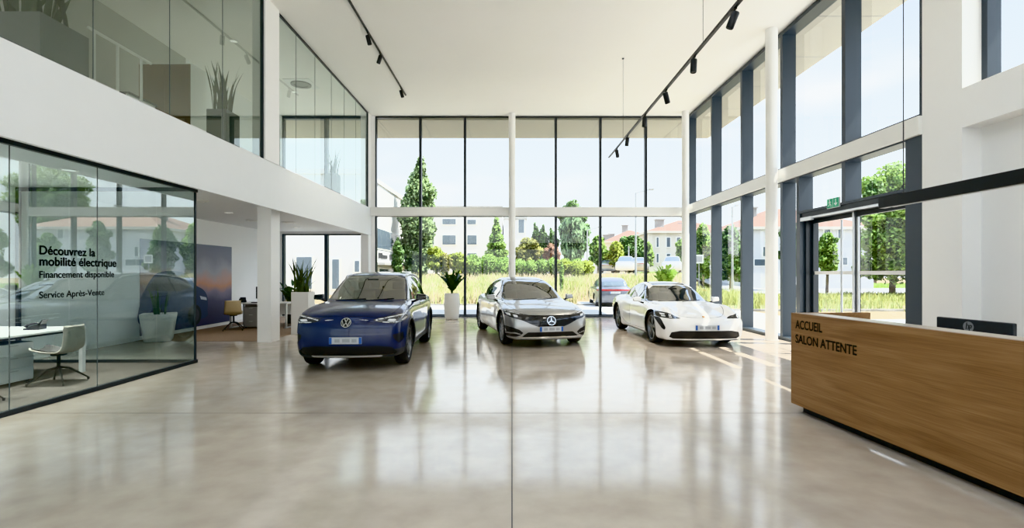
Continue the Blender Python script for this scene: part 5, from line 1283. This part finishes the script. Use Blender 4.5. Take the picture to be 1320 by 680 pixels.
tree('shrub', 'yellow green shrub at the foot of the tall poplar', 'shrub', 562, 15, 318, 354, 36.5, 'leaf_light', 44, 2600, .16, group=G)
tree('shrub', 'greyish brown thin shrub between the poplar foot and the hedge', 'shrub', 574, 9, 326, 356, 36.2, 'leaf_olive', 45, 1500, .13, group=G)
tree('conical_tree', 'pale green cone shaped tree in front of the flat roofed building', 'tree', 640, 18, 281, 340, 42, 'leaf_mid', 46, 4200, .22, 'cone', group=G)
tree('hedge_bush', 'bright rounded hedge bush left of the conical tree', 'bush', 592, 15, 325, 356, 37, 'leaf_light', 47, 3000, .16, trunk=False, group=G)
tree('hedge', 'clipped green hedge under the conical tree', 'hedge', 630, 30, 330, 358, 37.5, 'leaf_mid', 48, 5000, .16, 'hedge', False, group=G)
tree('shrub', 'tall olive yellow bush just right of the round middle column', 'shrub', 681, 21, 306, 346, 39, 'leaf_olive', 49, 4200, .18, group=G)
tree('hedge', 'long low green hedge right of the round middle column', 'hedge', 706, 44, 333, 352, 37.5, 'leaf_mid', 50, 5200, .16, 'hedge', False, group=G)
tree('shrub', 'copper leaved shrub under the weeping willow', 'shrub', 711, 13, 314, 340, 43, 'leaf_red', 51, 2000, .18, group=G)
for px, top, hw, s, lab in ((690, 289, 6, 52, 'leftmost dark conifer of three left of the willow'), (700, 292, 7, 53, 'middle dark conifer of three left of the willow'), (712, 296, 8, 54, 'dark conifer touching the left side of the willow')):
    tree('conifer', lab, 'tree', px, hw, top, 335, 62, 'leaf_dark', s, 1500, .3, 'column', group=G)
tree('willow_tree', 'pale weeping willow right of the middle column', 'tree', 739, 22, 277, 345, 47, 'leaf_willow', 55, 5200, .26, 'willow', group=G)
tree('broadleaf_tree', 'tall tree rising behind the weeping willow', 'tree', 738, 20, 258, 330, 60, 'leaf_dark', 56, 3600, .4, group=G)
tree('broadleaf_tree', 'rounded street tree right of the tall street lamp with a single arm', 'tree', 771, 14, 303, 346, 56, 'leaf_mid', 57, 2600, .32, group=G)
tree('broadleaf_tree', 'light green street tree left of the long cream house', 'tree', 794, 13, 311, 346, 54, 'leaf_light', 58, 2400, .3, group=G)
tree('broadleaf_tree', 'dense green tree in front of the long cream house', 'tree', 816, 18, 303, 348, 58, 'leaf_dark', 59, 3400, .34, group=G)
tree('broadleaf_tree', 'green tree at the left corner of the taller cream house', 'tree', 836, 8, 312, 346, 57, 'leaf_mid', 60, 1500, .3, group=G)
tree('broadleaf_tree', 'small tree against the wall of the taller cream house', 'tree', 878, 9, 308, 347, 52, 'leaf_mid', 61, 1600, .26, group=G)
tree('slender_shrub', 'slender upright green shrub on the bank behind the silver car', 'shrub', 724, 3.2, 336, 374, 27.5, 'leaf_mid', 62, 1200, .07, 'column', False, group=G)
tree('hedge', 'yellow green low hedge below the willow', 'hedge', 742, 22, 336, 354, 36.5, 'leaf_light', 63, 2600, .15, 'hedge', False, group=G)
G2 = 'trees beyond the right glazing'
tree('broadleaf_tree', 'green tree seen through the first right hand bay from the back corner', 'tree', 906, 15, 288, 368, 44, 'leaf_mid', 64, 3600, .26, group=G2)
tree('broadleaf_tree', 'dark green tree beside the tall pole seen in the second right hand bay', 'tree', 942, 19, 290, 368, 43, 'leaf_dark', 65, 4200, .26, group=G2)
tree('broadleaf_tree', 'dark street tree seen beside the round column at the entrance', 'tree', 1020, 16, 285, 366, 42, 'leaf_dark', 66, 3600, .26, group=G2)
tree('broadleaf_tree', 'small light tree in front of the white house seen through the left door leaf', 'tree', 1066, 16, 300, 356, 38, 'leaf_mid', 67, 3600, .2, group=G2)
tree('broadleaf_tree', 'large bright green tree filling the right door leaf', 'tree', 1150, 46, 250, 376, 34, 'leaf_mid', 68, 9500, .26, group=G2)
tree('broadleaf_tree', 'very tall pale tree rising above the right door leaf', 'tree', 1152, 46, 210, 330, 72, 'leaf_mid', 69, 6500, .5, group=G2)
tree('broadleaf_tree', 'tall dark tree far behind the right door leaf', 'tree', 1128, 24, 232, 345, 64, 'leaf_dark', 71, 4500, .4, group=G2)
tree('broadleaf_tree', 'light bushy tree at the right edge of the door glass', 'tree', 1212, 42, 235, 376, 35, 'leaf_light', 70, 7000, .26, group=G2)

def building(name, label, x0, x1, y0, y1, z0, ze, wall, wins, roof=None, zr=None, side=(), over=.4, chim=(), group=None, rz=0.0, par=.25):
    t = thing(name, label, 'building', (0, 0, 0), 0, group)
    MB().box(x0, x1, y0, y1, z0, ze).build('wall', wall, t)
    if roof:
        xa, xb, ya, yb = x0-over, x1+over, y0-over, y1+over; hy = (yb-ya)/2; ins = min(hy, (xb-xa)/2-.2)
        vs = [(xa, ya, ze), (xb, ya, ze), (xb, yb, ze), (xa, yb, ze), (xa+ins, ya+hy, zr), (xb-ins, ya+hy, zr)]
        r = MB().add(vs, [(0, 1, 5, 4), (1, 2, 5), (2, 3, 4, 5), (3, 0, 4), (3, 2, 1, 0)]).build('roof', 'roof_red', t)
        MB().box(xa, xb, ya, yb, ze-.25, ze).build('eaves', 'bcream', r)
        for (cx, cy, cz) in chim: MB().box(cx-.5, cx+.5, cy-.35, cy+.35, ze, cz).box(cx-.6, cx+.6, cy-.45, cy+.45, cz, cz+.15).build('chimney', 'bgrey', r)
    else: MB().box(x0-.1, x1+.1, y0-.1, y1+.1, ze, ze+par).build('parapet', 'bgrey' if par < .3 else wall, t)
    for (a, b, c, d) in wins:
        f = MB().box(a-.08, b+.08, y0-.05, y0, c-.08, d+.08).build('window', 'white_plastic', t)
        p = MB(); k = max(1, int(round((b-a)/1.2))); w = (b-a)/k
        for i in range(k): p.box(a+i*w+.03, a+(i+1)*w-.03, y0-.07, y0-.05, c, d)
        p.build('pane', 'bglass', f)
    for (sx, a, b, c, d) in side:
        f = MB().box(sx-.05, sx+.05, a-.08, b+.08, c-.08, d+.08).build('window', 'white_plastic', t); p = MB(); k = max(1, int(round((b-a)/1.3))); w = (b-a)/k
        for i in range(k): p.box(sx-.07, sx+.07, a+i*w+.04, a+(i+1)*w-.04, c, d)
        p.build('pane', 'bglass', f)
    return t
def R_(px0, py0, px1, py1, Y):
    a, b = at(px0, py1, Y), at(px1, py0, Y); return (a.x, b.x, a.z, b.z)
L = building('office_building', 'white office building with dark window bands and sign at the left', -24, -9, 30, 42, 0, 7.6, 'bwhite',
    [R_(382, 331, 403, 372, 30), R_(428, 334, 438, 372, 30), R_(457, 336, 464, 350, 30)], side=[(-9, 32.6, 39.6, 3.3, 4.6), (-9, 33.5, 39.0, .9, 1.9)], par=.3)
MB().box(-8.98, -8.2, 32.0, 41.5, 2.15, 2.3).build('canopy', 'bgrey', L)
sg = MB()
for k, y in enumerate((33.4, 33.95, 34.4, 34.85, 35.3, 36.4, 36.85, 37.1, 37.35)): sg.box(-8.98, -8.93, y, y+(.36 if k not in (6, 7) else .12), 2.62, 3.0 if k not in (2, 3, 4) else 2.88)
sg.build('wall_lettering', 'dark_grey', L)
building('flat_roofed_building', 'large white flat roofed building with strip windows behind the hedge', -11.5, -1.2, 60, 72, 0, 9.5, 'bwhite',
    [R_(570, 282, 588, 289, 60), R_(602, 283, 614, 289, 60), R_(570, 303, 588, 315, 60), R_(602, 303, 615, 315, 60), R_(602, 326, 615, 333, 60), R_(552, 303, 560, 315, 60)])
building('rear_wing', 'lower grey white wing at the right end of the flat roofed building', -.95, 1.75, 61, 72, 0, 8.2, 'bwhite', [R_(628, 283, 640, 300, 61), R_(668, 283, 676, 300, 61)])
building('long_house', 'long cream house with red tiled roof and three chimneys behind the street trees', 15.6, 26, 82, 94, 0, 6.9, 'bcream',
    [R_(792, 318, 796, 326, 82), R_(803, 318, 807, 326, 82), R_(815, 318, 819, 326, 82)], True, 9.2, chim=((17.2, 86, 8.3), (20, 88, 10.0), (15.9, 84, 8.0)))
building('tall_house', 'taller cream house with red hipped roof beside the right end of the back glazing', 16.6, 28, 60, 72, 0, 6.7, 'bcream',
    [R_(859, 306, 864, 318, 60), R_(872, 306, 877, 318, 60), R_(859, 327, 864, 338, 60), R_(846, 306, 849, 318, 60), R_(846, 327, 849, 338, 60)], True, 8.6, chim=((18.4, 62, 8.2), (22.5, 64, 8.8)))
building('white_house', 'long white house with red roof seen through the entrance doors', 21.5, 33.5, 46, 56, 0, 5.9, 'bwhite',
    [R_(965, 318, 970, 330, 46), R_(983, 318, 988, 330, 46), R_(1062, 296, 1070, 307, 46), R_(1080, 296, 1087, 307, 46), R_(972, 334, 1000, 342, 46), R_(1058, 332, 1070, 341, 46), R_(1083, 332, 1092, 341, 46)], True, 8.2, chim=((24.0, 50, 8.1),))
def street_lamp(px, Y, top, arm, label, r=.085):
    x = at(px, 352, Y).x; gz = float(terrain(x, Y)); zt = EYE-(top-CY)*Y/F-gz
    t = thing('street_lamp', label, 'street lamp', (x, Y, gz), 0)
    MB().tube([(0, 0, 0), (0, 0, zt)], [r, r*.6], 10).box(-.1, .1, -.1, .1, 0, .6).build('pole', 'pole_grey', t, smooth=True)
    if arm: MB().tube([(0, 0, zt-.05), (arm, 0, zt+abs(arm)*.22)], r*.45, 8).build('arm', 'pole_grey', t, smooth=True)
    MB().box(min(arm, arm*1.25)-.05, max(arm, arm*1.25)+.05, -.12, .12, zt+abs(arm)*.22-.04, zt+abs(arm)*.22+.06).build('lamp_head', 'bgrey', t)
street_lamp(757, 44, 296, 1.0, 'grey street lamp with an arm to the right, beside the willow')
street_lamp(819.5, 36, 248, 1.0, 'tall grey street lamp in front of the tree before the long cream house')
street_lamp(944, 33, 266, 0.25, 'tall grey lamp pole seen through the right hand side bays')
street_lamp(810.5, 50, 318, 0.0, 'short grey lighting post beside the parked cars')
t = thing('notice_board', 'white notice board on two posts at the foot of the poplar', 'sign', (at(524, 352, 31).x, 31, float(terrain(-6.6, 31))))
zz = 1.0
MB().box(-.28, .28, -.03, .03, zz*.4, zz*.4+.85).build('panel', 'white_sign', t); MB().box(-.18, .18, -.034, -.03, .62, 1.1).build('printed_area', 'bgrey', t)
for x in (-.24, .24): MB().box(x-.02, x+.02, -.02, .02, 0, .5).build('post', 'pole_grey', t)
t = thing('fence', 'white slatted railing in front of the left office building', 'fence', (0, 29.6, float(terrain(-8, 30))))
f = MB().box(-9, -6.9, -.02, .02, .95, 1.0).box(-9, -6.9, -.02, .02, .15, .2)
for x in np.arange(-8.95, -6.9, .16): f.box(x-.02, x+.02, -.015, .015, .15, .98)
f.build('rail_panel', 'white_plastic', t)
for x in (-9, -7.95, -6.9): MB().box(x-.03, x+.03, -.03, .03, 0, 1.05).build('post', 'white_plastic', t)
t = thing('road_sign', 'small square road sign on a thin post seen through the corner bay', 'sign', (at(901, 352, 32).x, 32, float(terrain(12, 32))))
MB().tube([(0, 0, 0), (0, 0, 2.6)], .03, 8).build('post', 'pole_grey', t); MB().box(-.28, .28, -.05, -.03, 2.05, 2.6).build('sign_plate', 'white_sign', t); MB().box(-.2, .2, -.054, -.05, 2.13, 2.52).build('sign_symbol', 'pole_grey', t)
t = thing('litter_bin', 'dark litter bin on a post beyond the entrance doors', 'bin', (at(1026, 352, 26).x, 26, .0))
MB().lathe([(.2, .35), (.24, .95), (.2, 1.0)], 20).build('bin_body', 'bin_dark', t, smooth=True); MB().tube([(0, 0, 0), (0, 0, .4)], .05, 8).build('post', 'pole_grey', t)

# parked cars
def simple_car(S, t, paint, h=.05):
    B, f = car_surface(S, h); wb, R = S['wb'], S['R']
    d = np.minimum(np.hypot(B.V[:, 1], B.V[:, 2]-R), np.hypot(B.V[:, 1]-wb, B.V[:, 2]-R))-R-.04
    _, B = B.clip(np.where(np.abs(B.V[:, 0]) > .4, d, 1))
    for (name, view, poly, where, m_, sm, off, both) in S['patches']:
        if name not in ('windscreen', 'rear_window', 'side_window', 'headlight', 'tail_light', 'grille'): continue
        cond = {'hi_front': lambda c, n: (n[:, 1] < -.05) & (c[:, 2] > S['belt']-.1), 'hi_rear': lambda c, n: (n[:, 1] > .02) & (c[:, 2] > S['belt']-.1), 'front': FRONT, 'rear': REAR}
        for w_ in (('l', 'r') if where == 'sides' else (where,)):
            cd = cond.get(w_) or ((lambda c, n: c[:, 0] > .3) if w_ == 'r' else (lambda c, n: c[:, 0] < -.3))
            for pl in ([poly, mirror(poly)] if both else [poly]):
                pt, B, _ = cut_patch(B, view, pl, cd); pt.obj(name, {'glass_car': 'bglass', 'lamp_inner': 'led'}.get(m_, m_), t, off)
    B.obj('body', paint, t)
    for yc in (0, wb):
        for s in (-1, 1):
            w = MB().lathe([(R-.08, -.11), (R, -.09), (R, .09), (R-.08, .11)], 24, (s*.76, yc, R), 'x').build('wheel', 'rubber', t, smooth=True)
            MB().lathe([(R*.68, -.115), (R*.68, .115)], 20, (s*.76, yc, R), 'x').build('rim', 'silver', w)
    return t
HATCH = dict(SUV); HATCH['clad'] = .30
o = thing('car', 'dark slate hatchback parked outside on the pavement, seen from behind', 'car', (5.08, 27.2, -.008), PI-.05)
simple_car(HATCH, o, 'paint_slate', .035); plate(o, 3.752, .80, rear=True); o.scale = (.96, .96, .86)
protoA = thing('car', 'x', 'car'); simple_car(SUV, protoA, 'paint_white', .06)
protoB = thing('car', 'x', 'car'); simple_car(SALOON, protoB, 'paint_silver', .06)
rows = [(806, 47, 0, 'white car nearest in the street row, left of the thin lighting post base'), (836, 47, 1, 'silver car in the nearest street row, under the left corner of the taller cream house'),
        (866, 47, 0, 'white car in the nearest street row, beside the right end of the back glazing'), (792, 54.5, 1, 'silver car in the middle street row, left end'),
        (822, 54.5, 0, 'white car in the middle street row, just right of the tall street lamp'), (781, 62, 0, 'white car farthest away, left end of the street'), (808, 62, 1, 'silver car farthest away, below the trees before the long cream house')]
for (px, Y, k, lab) in rows:
    pr = (protoA, protoB)[k]; c = pr if not pr.get('done') else copy_tree(pr)
    if c is pr: pr['done'] = 1
    x = at(px, 352, Y).x; a = -math.atan2(x, Y)-.04; c.location = (x, Y+(3.1 if k else 0), float(terrain(x, Y))+.05); c.rotation_euler = (0, 0, a+(PI if k else 0)); c['label'] = lab; c['group'] = 'cars parked along the street'
for pr in (protoA, protoB): del pr['done']
for c in list(bpy.data.objects):
    if 'done' in c.keys(): del c['done']

# ------------------------------------------------------------------ sky, sun, camera
w = bpy.data.worlds.new('sky'); scene.world = w; w.use_nodes = True; t = w.node_tree; t.nodes.clear()
out = N(t, 'ShaderNodeOutputWorld'); bg = N(t, 'ShaderNodeBackground'); tc = N(t, 'ShaderNodeTexCoord'); sp = N(t, 'ShaderNodeSeparateXYZ')
t.links.new(tc.outputs['Generated'], sp.inputs[0]); cr = N(t, 'ShaderNodeValToRGB'); e = cr.color_ramp.elements
e[0].position = 0.0; e[0].color = (.88, .91, .93, 1); e[1].position = 1.0; e[1].color = (1.1, 1.35, 1.75, 1); q = e.new(.35); q.color = (.76, .85, .96, 1); q = e.new(.6); q.color = (.75, .95, 1.3, 1)
t.links.new(sp.outputs['Z'], cr.inputs[0])
mp = N(t, 'ShaderNodeMapping'); mp.inputs['Scale'].default_value = (1.6, 1.6, 5.5); t.links.new(tc.outputs['Generated'], mp.inputs['Vector'])
nz = N(t, 'ShaderNodeTexNoise'); nz.inputs['Scale'].default_value = 1.7; nz.inputs['Detail'].default_value = 6; t.links.new(mp.outputs[0], nz.inputs['Vector'])
mr = N(t, 'ShaderNodeMapRange'); mr.inputs[1].default_value = .52; mr.inputs[2].default_value = .75; t.links.new(nz.outputs['Fac'], mr.inputs[0])
mx = N(t, 'ShaderNodeMix', data_type='RGBA'); mx.inputs[7].default_value = (.98, .98, 1, 1); t.links.new(mr.outputs[0], mx.inputs[0]); t.links.new(cr.outputs[0], mx.inputs[6])
t.links.new(mx.outputs[2], bg.inputs['Color']); bg.inputs['Strength'].default_value = SKY; t.links.new(bg.outputs[0], out.inputs['Surface'])
S = bpy.data.lights.new('sun', 'SUN'); S.energy = SUN_E; S.angle = math.radians(.6); S.color = (1, .95, .86)
so_ = bpy.data.objects.new('sun', S); COL.objects.link(so_)
so_.rotation_euler = Vector((-1.0, .16, -1.6)).to_track_quat('-Z', 'Y').to_euler()
cam = bpy.data.cameras.new('camera'); cam.sensor_width = 36; cam.lens = F/1320*36; cam.shift_y = 12/1320; cam.clip_start = .05; cam.clip_end = 500
co = bpy.data.objects.new('camera', cam); COL.objects.link(co); co.location = (0, 0, EYE); co.rotation_euler = (PI/2, 0, 0); scene.camera = co
scene.view_settings.view_transform = 'Khronos PBR Neutral'; scene.view_settings.exposure = EXPO
c = scene.cycles; c.use_denoising = True; c.denoiser = 'OPENIMAGEDENOISE'; c.max_bounces = 10; c.diffuse_bounces = 6; c.glossy_bounces = 5; c.transparent_max_bounces = 40; c.transmission_bounces = 8
c.sample_clamp_indirect = 8; c.caustics_reflective = False; c.caustics_refractive = False; c.use_adaptive_sampling = True; c.adaptive_threshold = .02
